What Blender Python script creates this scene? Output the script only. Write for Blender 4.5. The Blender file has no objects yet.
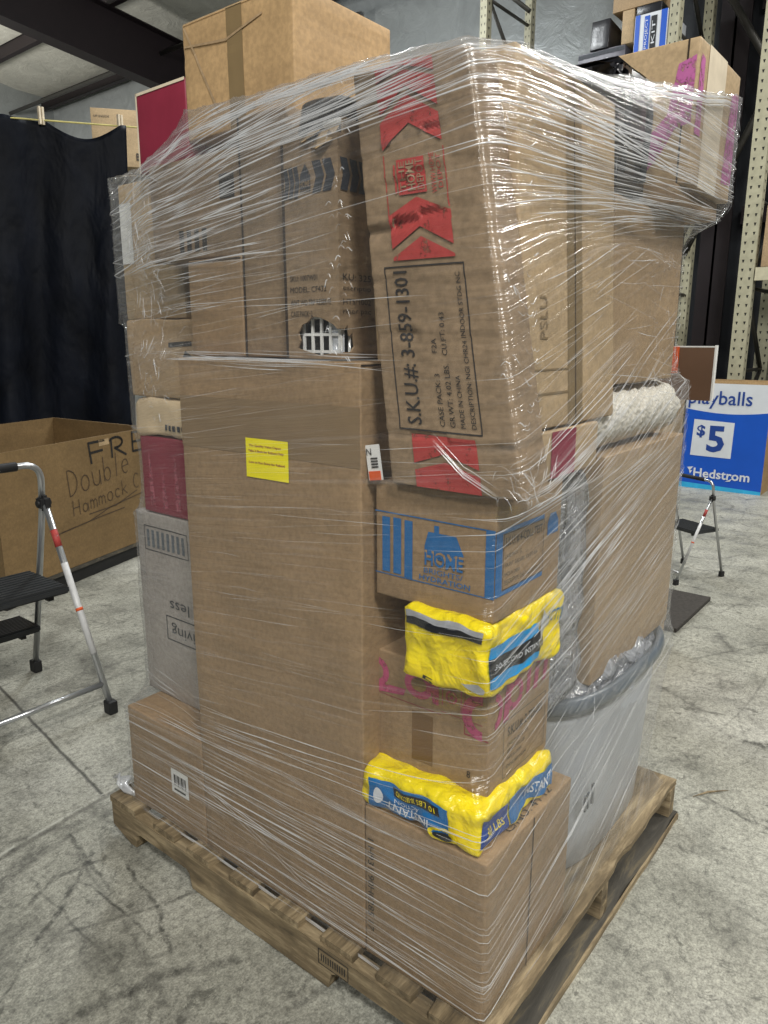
import bpy, bmesh, math, random
from mathutils import Vector, Matrix, noise
random.seed(7)
PI = math.pi
SC = bpy.context.scene
COL = SC.collection

# ------------------------------------------------------------------ camera
AL = math.radians(51.3)
PITCH = math.radians(13.2)
CAM = Vector((-0.9646, -0.5178, 1.3397))
cd = bpy.data.cameras.new('camera')
cam = bpy.data.objects.new('camera', cd); COL.objects.link(cam)
cd.sensor_fit = 'VERTICAL'; cd.sensor_height = 24.0
cd.lens = 24.0 * 735.0 / 1024.0
cd.clip_start = 0.05; cd.clip_end = 100
cam.location = CAM
# world +y is the direction of the pallet's long side, +x of its short side
cam.rotation_euler = (PI/2 - PITCH, 0, -(PI/2 - AL) - 0.0)
fwd_xy = Vector((math.sin(AL), math.cos(AL)))
cam.rotation_euler = (PI/2 - PITCH, 0, -math.atan2(fwd_xy.x, fwd_xy.y))
SC.camera = cam

# ------------------------------------------------------------------ world, lamps and added fill lights
w = bpy.data.worlds.new('world'); SC.world = w; w.use_nodes = True
bgn = w.node_tree.nodes['Background']
bgn.inputs[0].default_value = (0.75, 0.85, 1.0, 1); bgn.inputs[1].default_value = 0.14

def area(name, loc, target, size, power, color=(1, 1, 1), sy=None):
    l = bpy.data.lights.new(name, 'AREA'); l.energy = power; l.color = color
    l.shape = 'RECTANGLE'; l.size = size; l.size_y = sy or size
    o = bpy.data.objects.new(name, l); COL.objects.link(o)
    o.location = loc
    d = Vector(target) - Vector(loc)
    o.rotation_euler = d.to_track_quat('-Z', 'Y').to_euler()
    return o
area('high_bay_lamp', (-2.3, -3.0, 5.3), (0.3, 0.2, 0.9), 1.0, 240, (1.0, 0.985, 0.935))
area('high_bay_lamp', (3.0, -3.2, 5.6), (0.6, 0.3, 0.8), 1.0, 130, (1.0, 0.985, 0.935))
area('high_bay_lamp', (-4.4, -0.9, 5.2), (0.3, 0.6, 0.6), 1.0, 130, (1.0, 0.985, 0.935))
area('high_bay_lamp', (5.2, -1.2, 5.6), (5.0, -0.2, 0.0), 1.0, 140, (1.0, 0.99, 0.94))
area('high_bay_lamp', (4.0, 4.3, 5.4), (4.0, 4.3, 0.0), 0.8, 130, (0.95, 0.99, 1.0))
def fill_point(loc, power, color=(1, 1, 1)):  # unseen point lights added to brighten the ceiling and the wall
    l = bpy.data.lights.new('fill_light', 'POINT'); l.energy = power; l.color = color; l.shadow_soft_size = .3
    o = bpy.data.objects.new('fill_light', l); COL.objects.link(o); o.location = loc
fill_point((3.2, 13.6, 4.6), 520, (1.0, 0.98, 0.92))
fill_point((5.4, 5.8, 4.7), 150, (0.92, 0.97, 1.0))

SC.view_settings.view_transform = 'Standard'
SC.view_settings.look = 'None'
SC.view_settings.gamma = 1.0
SC.view_settings.use_curve_mapping = False
SC.view_settings.exposure = 0.2
try:
    SC.cycles.transparent_max_bounces = 32
    SC.cycles.max_bounces = 8
    SC.cycles.caustics_reflective = False
except Exception:
    pass

# ------------------------------------------------------------------ materials
def lin(c):
    def f(v):
        v /= 255.0
        return v/12.92 if v <= 0.04045 else ((v+0.055)/1.055)**2.4
    return (f(c[0]), f(c[1]), f(c[2]), 1)

class NT:
    def __init__(s, name):
        s.m = bpy.data.materials.new(name); s.m.use_nodes = True
        s.t = s.m.node_tree; s.n = s.t.nodes; s.l = s.t.links
        s.b = s.n['Principled BSDF']; s.out = s.n['Material Output']
    def new(s, typ, **kw):
        nd = s.n.new(typ)
        for k, v in kw.items():
            if k.startswith('i_'):
                key = k[2:]; key = int(key) if key.isdigit() else key.replace('_', ' ')
                nd.inputs[key].default_value = v
            else: setattr(nd, k, v)
        return nd
    def link(s, a, b): s.l.new(a, b)
    def coord(s, scale=(1, 1, 1), rot=(0, 0, 0), out='Object', loc=(0, 0, 0)):
        tc = s.new('ShaderNodeTexCoord'); mp = s.new('ShaderNodeMapping')
        mp.inputs['Scale'].default_value = scale; mp.inputs['Rotation'].default_value = rot
        mp.inputs['Location'].default_value = loc
        s.link(tc.outputs[out], mp.inputs[0]); return mp.outputs[0]
    def noise(s, vec, scale, detail=3, rough=.55, dist=0):
        nd = s.new('ShaderNodeTexNoise'); nd.inputs['Scale'].default_value = scale
        nd.inputs['Detail'].default_value = detail; nd.inputs['Roughness'].default_value = rough
        nd.inputs['Distortion'].default_value = dist
        s.link(vec, nd.inputs['Vector']); return nd.outputs[0]
    def ramp(s, fac, stops):
        r = s.new('ShaderNodeValToRGB'); e = r.color_ramp.elements
        while len(e) < len(stops): e.new(0.5)
        for i, (p, c) in enumerate(stops):
            e[i].position = p; e[i].color = c if len(c) == 4 else (*c, 1)
        s.link(fac, r.inputs[0]); return r.outputs[0]
    def mix(s, fac, a, b, typ='MIX'):
        nd = s.new('ShaderNodeMix', data_type='RGBA', blend_type=typ)
        for v, i in ((fac, 0), (a, 6), (b, 7)):
            if hasattr(v, 'node'): s.link(v, nd.inputs[i])
            else: nd.inputs[i].default_value = v
        return nd.outputs[2]
    def math(s, op, a, b=0.0, c=0.0, clamp=False):
        nd = s.new('ShaderNodeMath', operation=op); nd.use_clamp = clamp
        for v, i in ((a, 0), (b, 1), (c, 2)):
            if hasattr(v, 'node'): s.link(v, nd.inputs[i])
            else: nd.inputs[i].default_value = v
        return nd.outputs[0]
    def bump(s, h, strength=.3, dist=.01, normal=None):
        nd = s.new('ShaderNodeBump'); nd.inputs['Strength'].default_value = strength
        nd.inputs['Distance'].default_value = dist; s.link(h, nd.inputs['Height'])
        if normal is not None: s.link(normal, nd.inputs['Normal'])
        return nd.outputs[0]

def g(v): return (v, v, v, 1)

def m_plain(name, rgb, rough=.5, metal=0.0, var=.12, bump=.1, scale=20):
    t = NT(name); c = lin(rgb)
    n = t.noise(t.coord(), scale)
    dk = tuple(x*(1-var) for x in c[:3]) + (1,); lt = tuple(min(1, x*(1+var)) for x in c[:3]) + (1,)
    t.link(t.ramp(n, [(.3, dk), (.7, lt)]), t.b.inputs['Base Color'])
    t.b.inputs['Roughness'].default_value = rough; t.b.inputs['Metallic'].default_value = metal
    if bump: t.link(t.bump(n, bump, .004), t.b.inputs['Normal'])
    return t.m

def m_card(name, rgb, wr=.35, off=(0, 0, 0), horiz=True):
    t = NT(name); c = lin(rgb)
    v = t.coord(loc=off)
    n1 = t.noise(v, 5, 4); n2 = t.noise(v, 90, 2)
    st = t.noise(t.coord((2.5, 2.5, 11) if horiz else (26, 26, 2), loc=off), 1.5, 3, .6)
    base = t.ramp(n1, [(.3, tuple(x*.88 for x in c[:3])), (.72, tuple(min(1, x*1.09) for x in c[:3]))])
    base = t.mix(.10, base, t.ramp(st, [(.35, (.25, .22, .18)), (.65, (.9, .85, .8))]), 'OVERLAY')
    sp_ = t.noise(v, 34, 5, .75)
    base = t.mix(.14, base, t.ramp(sp_, [(.34, g(.25)), (.66, g(.75))]), 'OVERLAY')
    base = t.mix(.16, base, t.ramp(n2, [(.4, g(.3)), (.6, g(.8))]), 'OVERLAY')
    t.link(base, t.b.inputs['Base Color'])
    t.b.inputs['Roughness'].default_value = .62
    t.b.inputs['Specular IOR Level'].default_value = .35
    h = t.math('ADD', t.math('MULTIPLY', st, .8), t.math('MULTIPLY', n1, 1.2))
    t.link(t.bump(h, wr, .012), t.b.inputs['Normal'])
    return t.m

def m_ink(name, rgb, hole=.0, rough=.6):
    """printing ink on board: broken up where the board shows through"""
    t = NT(name); c = lin(rgb)
    n = t.noise(t.coord(), 55, 4, .7)
    t.link(t.ramp(n, [(.3, tuple(x*.9 for x in c[:3])), (.7, tuple(min(1, x*1.12+.01) for x in c[:3]))]), t.b.inputs['Base Color'])
    t.b.inputs['Roughness'].default_value = rough
    if hole > 0:
        a = t.ramp(n, [(hole-.06, g(0.25)), (hole+.04, g(1))])
        t.link(a, t.b.inputs['Alpha'])
    return t.m

M = {}
M['card'] = m_card('cardboard_tan', (162, 138, 107))
M['card_b'] = m_card('cardboard_brown', (148, 124, 95), .4, (3, 1, 2))
M['card_c'] = m_card('cardboard_greyish', (138, 118, 94), .9, (1, 4, 2))
M['card_l'] = m_card('cardboard_light', (173, 150, 117), .3, (2, 2, 5))
M['card_top'] = m_card('cardboard_golden', (176, 146, 106), .25, (5, 2, 1))
M['card_g'] = m_card('cardboard_ochre', (122, 100, 68), .25, (7, 2, 1))
M['card_dk'] = m_card('cardboard_inside', (120, 92, 62), .3, (1, 7, 1))
M['card_grey'] = m_card('board_white_grey', (162, 156, 150), .3, (4, 4, 1))
M['tape'] = m_plain('packing_tape_tan', (132, 112, 80), .28, var=.06, bump=.05)
M['tape_d'] = m_plain('packing_tape_brown', (112, 84, 52), .3, var=.08, bump=.05)
M['seam'] = m_plain('carton_seam_shadow_gap', (52, 40, 30), .9, var=.1, bump=0)
M['black'] = m_ink('ink_black', (38, 34, 32), .36)
M['blacktxt'] = m_ink('ink_black_text', (40, 36, 34))
M['marker'] = m_ink('marker_black', (28, 24, 22))
M['pen'] = m_ink('pen_grey_brown', (74, 58, 42))
M['red'] = m_ink('ink_red', (168, 58, 54), .38)
M['maroon_ink'] = m_ink('ink_maroon', (140, 42, 66), .3)
M['blue'] = m_ink('ink_blue', (26, 98, 156), .28)
M['pink'] = m_ink('ink_magenta', (168, 70, 108), .42)
M['purple'] = m_ink('ink_purple_pink', (176, 92, 148), .46)
M['chev'] = m_ink('ink_charcoal', (44, 48, 56), .34)
def m_bag():
    t = NT('plastic_yellow'); v = t.coord(); n = t.noise(v, 11, 3, .5, 1.0); n2 = t.noise(v, 30, 3, .5, .5)
    t.link(t.ramp(n, [(.3, lin((236, 208, 12))), (.7, lin((250, 228, 20)))]), t.b.inputs['Base Color'])
    t.b.inputs['Roughness'].default_value = .28
    cr_ = t.math('ABSOLUTE', t.math('SUBTRACT', n, .5))
    t.link(t.bump(t.math('ADD', t.math('MULTIPLY', cr_, -2.5), n2), .6, .012), t.b.inputs['Normal']); return t.m
M['yellow'] = m_bag()
M['bagblue'] = m_plain('bag_print_blue', (24, 104, 164), .3, var=.08)
M['bagsky'] = m_plain('bag_print_sky_blue', (30, 140, 200), .3, var=.08)
M['bagblack'] = m_plain('bag_print_black', (30, 32, 36), .3, var=.1)
M['white'] = m_plain('paper_white', (225, 225, 222), .55, var=.04, bump=.05)
M['silver'] = m_plain('foil_silver', (180, 182, 186), .35, .4, var=.15, bump=.5)
M['sticker'] = m_plain('sticker_fluorescent_yellow', (250, 236, 20), .45, var=.03, bump=.03)
M['orange'] = m_plain('label_orange', (222, 92, 40), .5)
M['alum'] = m_plain('aluminium', (190, 192, 194), .32, .85, var=.05, bump=.03)
M['alum_l'] = m_plain('aluminium_label_white', (205, 205, 205), .5, .1, var=.12, bump=.02)
M['rubber'] = m_plain('black_rubber', (24, 24, 25), .6, var=.1)
M['stepb'] = m_plain('black_step_plastic', (46, 48, 50), .45, var=.12)
M['rackc'] = m_plain('rack_cream_paint', (192, 186, 160), .45, .1, var=.1, bump=.05)
M['hole'] = m_plain('rack_hole_dark', (20, 18, 16), .9, bump=0)
M['rackd'] = m_plain('rack_brace_dark', (62, 60, 56), .5, .4, var=.15)
M['beam'] = m_plain('steel_red_oxide', (30, 20, 23), .55, .2, var=.15, bump=.05, scale=6)
M['maroon'] = m_plain('maroon_board', (134, 40, 60), .5, var=.06, bump=.08)
M['cream'] = m_plain('cream_board_edge', (214, 200, 176), .6)
M['bluebox'] = m_plain('printed_blue_panel', (8, 82, 190), .4, var=.06, bump=.05, scale=4)
M['cyan'] = m_plain('printed_cyan_trim', (50, 170, 220), .4, var=.1)
M['whitebox'] = m_plain('printed_white_panel', (212, 216, 222), .45, var=.06, bump=.15, scale=6)
M['navy'] = m_plain('print_navy_text', (22, 62, 140), .5, var=.03, bump=0)
M['brownlid'] = m_plain('brown_board_panel', (104, 78, 60), .55, var=.04, bump=.04)
M['mat'] = m_plain('dark_rubber_mat', (58, 54, 50), .8, var=.25, bump=.4, scale=60)
M['tubw'] = m_plain('tub_white_grey_plastic', (176, 180, 186), .35, var=.05, bump=.12, scale=9)
M['tubrim'] = m_plain('tub_rim_grey_plastic', (92, 100, 108), .3, var=.15, bump=.3)
M['dkplastic'] = m_plain('dark_plastic', (34, 34, 38), .28, var=.2, bump=.5, scale=14)
M['bubble'] = None
M['rope'] = m_plain('yellow_rope', (200, 190, 120), .7)
M['foam'] = m_plain('black_foam_grip', (22, 22, 24), .7, var=.1)

MARKS = [(-.08, 1.06, -.126, .856, .008, .75), (-.126, .856, -.184, .722, .008, .75), (-.197, 1.085, -.183, .804, .005, .7), (-.30, .95, -.031, .817, .007, .65),
         (-.394, .735, -.219, .672, .022, .6), (-.219, .672, -.105, .589, .018, .6), (-.315, 1.107, -.225, 1.15, .010, .6), (-.225, 1.15, -.109, 1.117, .010, .6),
         (-.482, .894, -.352, .983, .006, .6), (-.352, .983, -.12, 1.16, .009, .8), (-.119, 1.278, -.178, .936, .008, .7), (-.272, 1.247, -.283, .807, .005, .5),
         (.85, .10, 1.05, .30, .006, .3), (1.168, -.033, 1.10, -.30, .010, .7), (.963, .046, 1.194, -.026, .006, .5), (1.577, -.064, 1.60, -.15, .022, .8),
         (2.142, .287, 2.62, .02, .008, .5), (-.35, 1.22, -.20, 1.29, .035, .6), (.75, -.223, .72, -.40, .006, .5), (-.38, .60, -.30, .70, .03, .5), (-.1, .40, -.02, .38, .02, .5),
         (.31, 1.80, -.2, 1.66, .012, .0001), (3.0, -.2, 3.3, .0, .02, .5), (2.2, .9, 2.6, -.6, .010, .35)]
def m_floor():
    t = NT('concrete_floor')
    v = t.coord()
    big = t.noise(v, .9, 5, .6, .4); mid = t.noise(v, 5, 6, .65, .3); fine = t.noise(v, 60, 5, .75)
    base = t.ramp(big, [(.3, lin((128, 128, 118))), (.5, lin((158, 157, 146))), (.72, lin((182, 181, 172)))])
    base = t.mix(.55, base, t.ramp(mid, [(.3, g(.20)), (.5, g(.5)), (.75, g(.72))]), 'OVERLAY')
    base = t.mix(.5, base, t.ramp(fine, [(.36, g(.14)), (.5, g(.5)), (.68, g(.85))]), 'OVERLAY')
    vfine = t.noise(v, 190, 4, .7)
    base = t.mix(.42, base, t.ramp(vfine, [(.36, g(.12)), (.5, g(.5)), (.64, g(.85))]), 'OVERLAY')
    crk = t.noise(v, 16, 8, .8, .6)
    base = t.mix(t.ramp(crk, [(.37, g(.7)), (.445, g(0))]), base, lin((78, 78, 72)))
    # dark grime patches
    gr = t.ramp(t.noise(t.coord((1, .8, 1), (0, 0, .5)), 2.2, 8, .72, .8), [(.55, g(0)), (.68, g(1))])
    base = t.mix(t.math('MULTIPLY', gr, .6), base, lin((70, 70, 66)))
    # scuffs and tyre marks: thin contour lines of stretched noise
    def lines(scale, rot, wdt, seed, mask_lo):
        nn = t.noise(t.coord(scale, (0, 0, rot), loc=(seed, seed*.7, 0)), 1.0, 1.5, .45, .2)
        d = t.math('ABSOLUTE', t.math('SUBTRACT', nn, .5))
        l = t.ramp(d, [(0, g(1)), (wdt, g(0))])
        mk = t.ramp(t.noise(t.coord(loc=(seed*3, 1, 0)), 1.6, 4, .6), [(mask_lo, g(0)), (mask_lo+.12, g(1))])
        br = t.ramp(t.noise(v, 26, 4, .7), [(.38, g(.1)), (.6, g(1))])
        return t.math('MULTIPLY', t.math('MULTIPLY', l, mk), br)
    for sc_, r_, w_, s_, k_, a_ in (((1.2, .5, 1), .5, .012, 3.1, .42, .6), ((.5, 1.5, 1), -.4, .010, 8.7, .42, .6),
                                ((1.5, .9, 1), 1.3, .007, 5.2, .46, .55), ((2.6, 1.4, 1), 2.3, .006, 12.4, .45, .5),
                                ((.8, 2.4, 1), .9, .008, 17.4, .45, .5)):
        base = t.mix(t.math('MULTIPLY', lines(sc_, r_, w_, s_, k_), a_), base, lin((58, 57, 54)))
    sep = t.new('ShaderNodeSeparateXYZ'); t.link(v, sep.inputs[0])
    # individual drag marks and cracks
    brk = t.ramp(t.noise(v, 45, 5, .75), [(.40, g(.15)), (.58, g(1))])
    wx = t.math('MULTIPLY_ADD', t.noise(v, 7, 3), .05, -.025); px_ = t.math('ADD', sep.outputs[0], wx)
    wy = t.math('MULTIPLY_ADD', t.noise(t.coord(loc=(4, 9, 0)), 7, 3), .05, -.025); py_ = t.math('ADD', sep.outputs[1], wy)
    for (ax, ay, bx, by, wd, st_) in MARKS:
        L2 = (bx-ax)**2+(by-ay)**2; L = math.sqrt(L2); ux, uy = (bx-ax)/L, (by-ay)/L
        dx = t.math('SUBTRACT', px_, ax); dy = t.math('SUBTRACT', py_, ay)
        al = t.math('ADD', t.math('MULTIPLY', dx, ux), t.math('MULTIPLY', dy, uy))
        pe = t.math('ABSOLUTE', t.math('SUBTRACT', t.math('MULTIPLY', dx, uy), t.math('MULTIPLY', dy, ux)))
        ov = t.math('MAXIMUM', t.math('ABSOLUTE', t.math('SUBTRACT', al, L/2)), L/2)
        dd = t.math('ADD', pe, t.math('SUBTRACT', ov, L/2))
        mk = t.new('ShaderNodeMapRange'); mk.inputs['From Min'].default_value = wd*.35; mk.inputs['From Max'].default_value = wd
        mk.inputs['To Min'].default_value = st_; mk.inputs['To Max'].default_value = 0; t.link(dd, mk.inputs['Value'])
        base = t.mix(t.math('MULTIPLY', mk.outputs[0], brk), base, lin((52, 52, 49)))
    # saw-cut joints
    wob = t.math('MULTIPLY', t.math('SUBTRACT', t.noise(v, 8, 3), .5), .012)
    def joint(axis, pos, slope, wd):
        a, b = (0, 1) if axis == 0 else (1, 0)
        p = t.math('SUBTRACT', sep.outputs[a], t.math('MULTIPLY', sep.outputs[b], slope))
        p = t.math('ADD', p, wob)
        d = t.math('ABSOLUTE', t.math('SUBTRACT', p, pos))
        return t.ramp(d, [(wd*.5, g(1)), (wd, g(0))])
    jd = t.math('MULTIPLY', joint(0, -.15, .137, .006), t.math('GREATER_THAN', sep.outputs[1], 1.37))
    base = t.mix(t.math('MULTIPLY', jd, .85), base, lin((40, 39, 37)))
    j1 = joint(1, 1.374, .10, .005); j2 = joint(1, 1.358, .10, .010)
    base = t.mix(t.math('MULTIPLY', j2, .5), base, lin((60, 58, 54)))
    base = t.mix(t.math('MULTIPLY', t.math('MULTIPLY', j1, .8), t.ramp(t.noise(v, 22, 3, .6), [(.42, g(0)), (.56, g(1))])), base, lin((200, 200, 190)))
    t.link(base, t.b.inputs['Base Color'])
    t.link(t.ramp(mid, [(.3, g(.42)), (.7, g(.7))]), t.b.inputs['Roughness'])
    h = t.math('SUBTRACT', t.math('ADD', t.math('MULTIPLY', fine, .5), mid), jd)
    t.link(t.bump(h, .25, .006), t.b.inputs['Normal'])
    return t.m
M['floor'] = m_floor()

def m_wood(st=(2, 14, 14)):
    t = NT('pallet_wood')
    v = t.coord((3, 3, 20)); 
    gr = t.noise(t.coord(st), 2.2, 6, .7, .3)
    gr2 = t.noise(t.coord(), 7, 5, .7)
    base = t.ramp(gr, [(.32, lin((76, 66, 50))), (.5, lin((126, 110, 84))), (.66, lin((172, 154, 122)))])
    base = t.mix(t.ramp(gr2, [(.5, g(0)), (.72, g(.5))]), base, lin((74, 66, 54)))
    t.link(base, t.b.inputs['Base Color']); t.b.inputs['Roughness'].default_value = .8
    t.link(t.bump(gr, .5, .006), t.b.inputs['Normal'])
    return t.m
M['wood'] = m_wood()
M['wood_s'] = m_wood((12, 1.6, 12))
def m_wood_dark():
    t = NT('pallet_wood_grimy')
    gr = t.noise(t.coord((2, 14, 14)), 2.2, 6, .7, .6)
    t.link(t.ramp(gr, [(.3, lin((48, 46, 42))), (.55, lin((78, 74, 66))), (.75, lin((120, 108, 84)))]), t.b.inputs['Base Color'])
    t.b.inputs['Roughness'].default_value = .85
    t.link(t.bump(gr, .5, .006), t.b.inputs['Normal'])
    return t.m
M['wood_d'] = m_wood_dark()

def m_corr(name, rgb, axis, scale, rough=.45, strength=.5, metal=.0, crinkle=.3):
    t = NT(name); c = lin(rgb)
    tc = t.coord(); sep = t.new('ShaderNodeSeparateXYZ'); t.link(tc, sep.inputs[0])
    s = t.math('SINE', t.math('MULTIPLY', sep.outputs[axis], scale))
    n = t.noise(t.coord((1, 1, 1)), 3, 6, .7, 1.0)
    t.link(t.ramp(n, [(.3, tuple(x*.85 for x in c[:3])), (.7, tuple(min(1, x*1.12) for x in c[:3]))]), t.b.inputs['Base Color'])
    t.b.inputs['Roughness'].default_value = rough; t.b.inputs['Metallic'].default_value = metal
    h = t.math('ADD', t.math('MULTIPLY', s, .5), t.math('MULTIPLY', n, crinkle*4))
    t.link(t.bump(h, strength, .03), t.b.inputs['Normal'])
    return t.m
M['wall'] = m_corr('wall_insulation_grey', (158, 162, 162), 1, 7, .35, .5, .25)
M['wall_shade'] = m_corr('wall_shade_corrugated', (40, 42, 46), 1, 26, .5, .5, .2, .1)  # shade of the unlit wall put into a dark colour
M['roof'] = m_corr('roof_insulation_white', (186, 184, 174), 1, 5, .6, .45, 0, .5)

def m_tarp():
    t = NT('black_tarp')
    n = t.noise(t.coord((1, 1, .5)), 5, 3, .5, .2)
    t.link(t.ramp(n, [(.3, lin((5, 7, 13))), (.7, lin((17, 21, 31)))]), t.b.inputs['Base Color'])
    t.b.inputs['Roughness'].default_value = .55
    t.b.inputs['Specular IOR Level'].default_value = .12
    t.link(t.bump(n, .7, .05), t.b.inputs['Normal'])
    return t.m
M['tarp'] = m_tarp()

def m_towel():
    t = NT('white_quilted_cloth')
    v = t.coord()
    vo = t.new('ShaderNodeTexVoronoi'); vo.inputs['Scale'].default_value = 85; t.link(v, vo.inputs[0])
    n = t.noise(v, 20, 4)
    t.link(t.ramp(vo.outputs[0], [(.0, lin((240, 237, 228))), (.6, lin((214, 208, 194)))]), t.b.inputs['Base Color'])
    t.b.inputs['Roughness'].default_value = .8
    t.link(t.bump(t.math('SUBTRACT', n, vo.outputs[0]), .8, .005), t.b.inputs['Normal'])
    return t.m
M['towel'] = m_towel()

def m_film(name, rough=.2):
    """clear polyethylene film: see-through, glossy, a little milky where it is bunched"""
    t = NT(name)
    uv = t.new('ShaderNodeUVMap'); uv.uv_map = 'wrap'
    bu = t.new('ShaderNodeAttribute'); bu.attribute_name = 'bunch'; bun = bu.outputs['Fac']
    def mp(scale, loc=(0, 0, 0)):
        m = t.new('ShaderNodeMapping'); m.inputs['Scale'].default_value = scale; m.inputs['Location'].default_value = loc
        t.link(uv.outputs[0], m.inputs[0]); return m.outputs[0]
    s1 = t.noise(mp((1.5, 70, 1)), 1.0, 3, .6, .12)
    s2 = t.noise(mp((3.5, 220, 1), (3, 7, 0)), 1.0, 2, .55, .1)
    s3 = t.noise(mp((4, 22, 1), (1, 2, 0)), 1.0, 3, .55, .7)
    region = t.noise(mp((1.6, 4.0, 1), (5, 1, 0)), 1.0, 3, .5, .4)
    h = t.math('ADD', t.math('ADD', t.math('MULTIPLY', s1, 1.0), t.math('MULTIPLY', s2, .3)), t.math('MULTIPLY', s3, .55))
    nb = t.new('ShaderNodeBump'); nb.inputs['Distance'].default_value = .011; t.link(h, nb.inputs['Height'])
    t.link(t.math('MULTIPLY_ADD', bun, .45, .4), nb.inputs['Strength']); nrm = nb.outputs[0]
    lw = t.new('ShaderNodeLayerWeight'); lw.inputs['Blend'].default_value = .22; t.link(nrm, lw.inputs['Normal'])
    gl = t.new('ShaderNodeBsdfGlossy'); gl.inputs['Roughness'].default_value = rough; gl.inputs['Color'].default_value = (1, 1, 1, 1)
    t.link(nrm, gl.inputs['Normal'])
    tr = t.new('ShaderNodeBsdfTransparent'); tr.inputs['Color'].default_value = (.98, .98, .98, 1)
    df = t.new('ShaderNodeBsdfDiffuse'); df.inputs['Color'].default_value = (.86, .87, .9, 1); t.link(nrm, df.inputs['Normal'])
    tl = t.new('ShaderNodeBsdfTranslucent'); tl.inputs['Color'].default_value = (.86, .87, .9, 1)
    md = t.new('ShaderNodeMixShader'); md.inputs[0].default_value = .3
    t.link(df.outputs[0], md.inputs[1]); t.link(tl.outputs[0], md.inputs[2])
    gm = t.math('MULTIPLY', t.math('MULTIPLY_ADD', lw.outputs['Facing'], .50, .05), t.math('MULTIPLY_ADD', bun, .75, .35))
    m1 = t.new('ShaderNodeMixShader'); t.link(gm, m1.inputs[0]); t.link(tr.outputs[0], m1.inputs[1]); t.link(gl.outputs[0], m1.inputs[2])
    st = t.math('MAXIMUM', t.ramp(s1, [(.56, g(0)), (.70, g(1))]), t.math('MULTIPLY', t.ramp(s2, [(.58, g(0)), (.68, g(1))]), .6))
    reg = t.ramp(region, [(.38, g(.1)), (.62, g(1))])
    d = t.math('MULTIPLY_ADD', t.math('MULTIPLY', t.math('MULTIPLY', st, reg), bun), .42, .012)
    d = t.math('ADD', d, t.math('MULTIPLY', t.math('MULTIPLY', bun, bun), .075))
    m2 = t.new('ShaderNodeMixShader'); t.link(d, m2.inputs[0]); t.link(m1.outputs[0], m2.inputs[1]); t.link(md.outputs[0], m2.inputs[2])
    t.link(m2.outputs[0], t.out.inputs[0])
    return t.m
M['film'] = m_film('stretch_film')

def m_strand():
    t = NT('stretch_film_crease')
    at = t.new('ShaderNodeAttribute'); at.attribute_name = 'dens'
    gl = t.new('ShaderNodeBsdfGlossy'); gl.inputs['Roughness'].default_value = .25
    df = t.new('ShaderNodeBsdfDiffuse'); df.inputs['Color'].default_value = (.93, .94, .96, 1)
    m0 = t.new('ShaderNodeMixShader'); m0.inputs[0].default_value = .40
    t.link(df.outputs[0], m0.inputs[1]); t.link(gl.outputs[0], m0.inputs[2])
    tr = t.new('ShaderNodeBsdfTransparent')
    m1 = t.new('ShaderNodeMixShader'); t.link(at.outputs['Fac'], m1.inputs[0])
    t.link(tr.outputs[0], m1.inputs[1]); t.link(m0.outputs[0], m1.inputs[2])
    t.link(m1.outputs[0], t.out.inputs[0])
    return t.m
M['strand'] = m_strand()

def m_clear(name, rgb, dens, scale, rough=.15):
    t = NT(name); c = lin(rgb)
    n = t.noise(t.coord(), scale, 4, .65, 1.2); nrm = t.bump(n, 1.0, .03)
    gl = t.new('ShaderNodeBsdfGlossy'); gl.inputs['Roughness'].default_value = rough; t.link(nrm, gl.inputs['Normal'])
    df = t.new('ShaderNodeBsdfDiffuse'); df.inputs['Color'].default_value = c; t.link(nrm, df.inputs['Normal'])
    tr = t.new('ShaderNodeBsdfTransparent'); tr.inputs['Color'].default_value = (.95, .95, .97, 1)
    a = t.new('ShaderNodeMixShader'); a.inputs[0].default_value = .38; t.link(df.outputs[0], a.inputs[1]); t.link(gl.outputs[0], a.inputs[2])
    b = t.new('ShaderNodeMixShader'); t.link(t.ramp(n, [(.35, g(dens*.5)), (.65, g(min(1, dens*1.5)))]), b.inputs[0])
    t.link(tr.outputs[0], b.inputs[1]); t.link(a.outputs[0], b.inputs[2])
    t.link(b.outputs[0], t.out.inputs[0]); return t.m
M['bubble'] = m_clear('clear_grey_plastic', (206, 210, 218), .55, 18)

# ------------------------------------------------------------------ helpers
def link(name, me, mat, parent=None, loc=None):
    o = bpy.data.objects.new(name, me); COL.objects.link(o)
    if mat is not None: me.materials.append(mat)
    if parent is not None: o.parent = parent
    if loc is not None: o.location = loc
    return o
def tag(o, label, cat, group=None, kind=None):
    if label: o['label'] = label
    if cat: o['category'] = cat
    if group: o['group'] = group
    if kind: o['kind'] = kind
    return o
def struct(o): o['kind'] = 'structure'; return o
def empty(name, loc, rot=(0, 0, 0)):
    o = bpy.data.objects.new(name, None); COL.objects.link(o); o.location = loc; o.rotation_euler = rot
    o.empty_display_size = .1
    return o
def bm_obj(name, bm, mat, parent=None, loc=None, smooth=False):
    me = bpy.data.meshes.new(name); bm.normal_update(); bm.to_mesh(me); bm.free()
    if smooth:
        for p in me.polygons: p.use_smooth = True
    return link(name, me, mat, parent, loc)
def add_box(bm, lo, hi, mat=None):
    vs = [bm.verts.new((x, y, z)) for z in (lo[2], hi[2]) for y in (lo[1], hi[1]) for x in (lo[0], hi[0])]
    if mat is not None:
        for v in vs: v.co = mat @ v.co
    for f in ((0, 2, 3, 1), (4, 5, 7, 6), (0, 1, 5, 4), (2, 6, 7, 3), (0, 4, 6, 2), (1, 3, 7, 5)):
        bm.faces.new([vs[i] for i in f])
    return vs
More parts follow.
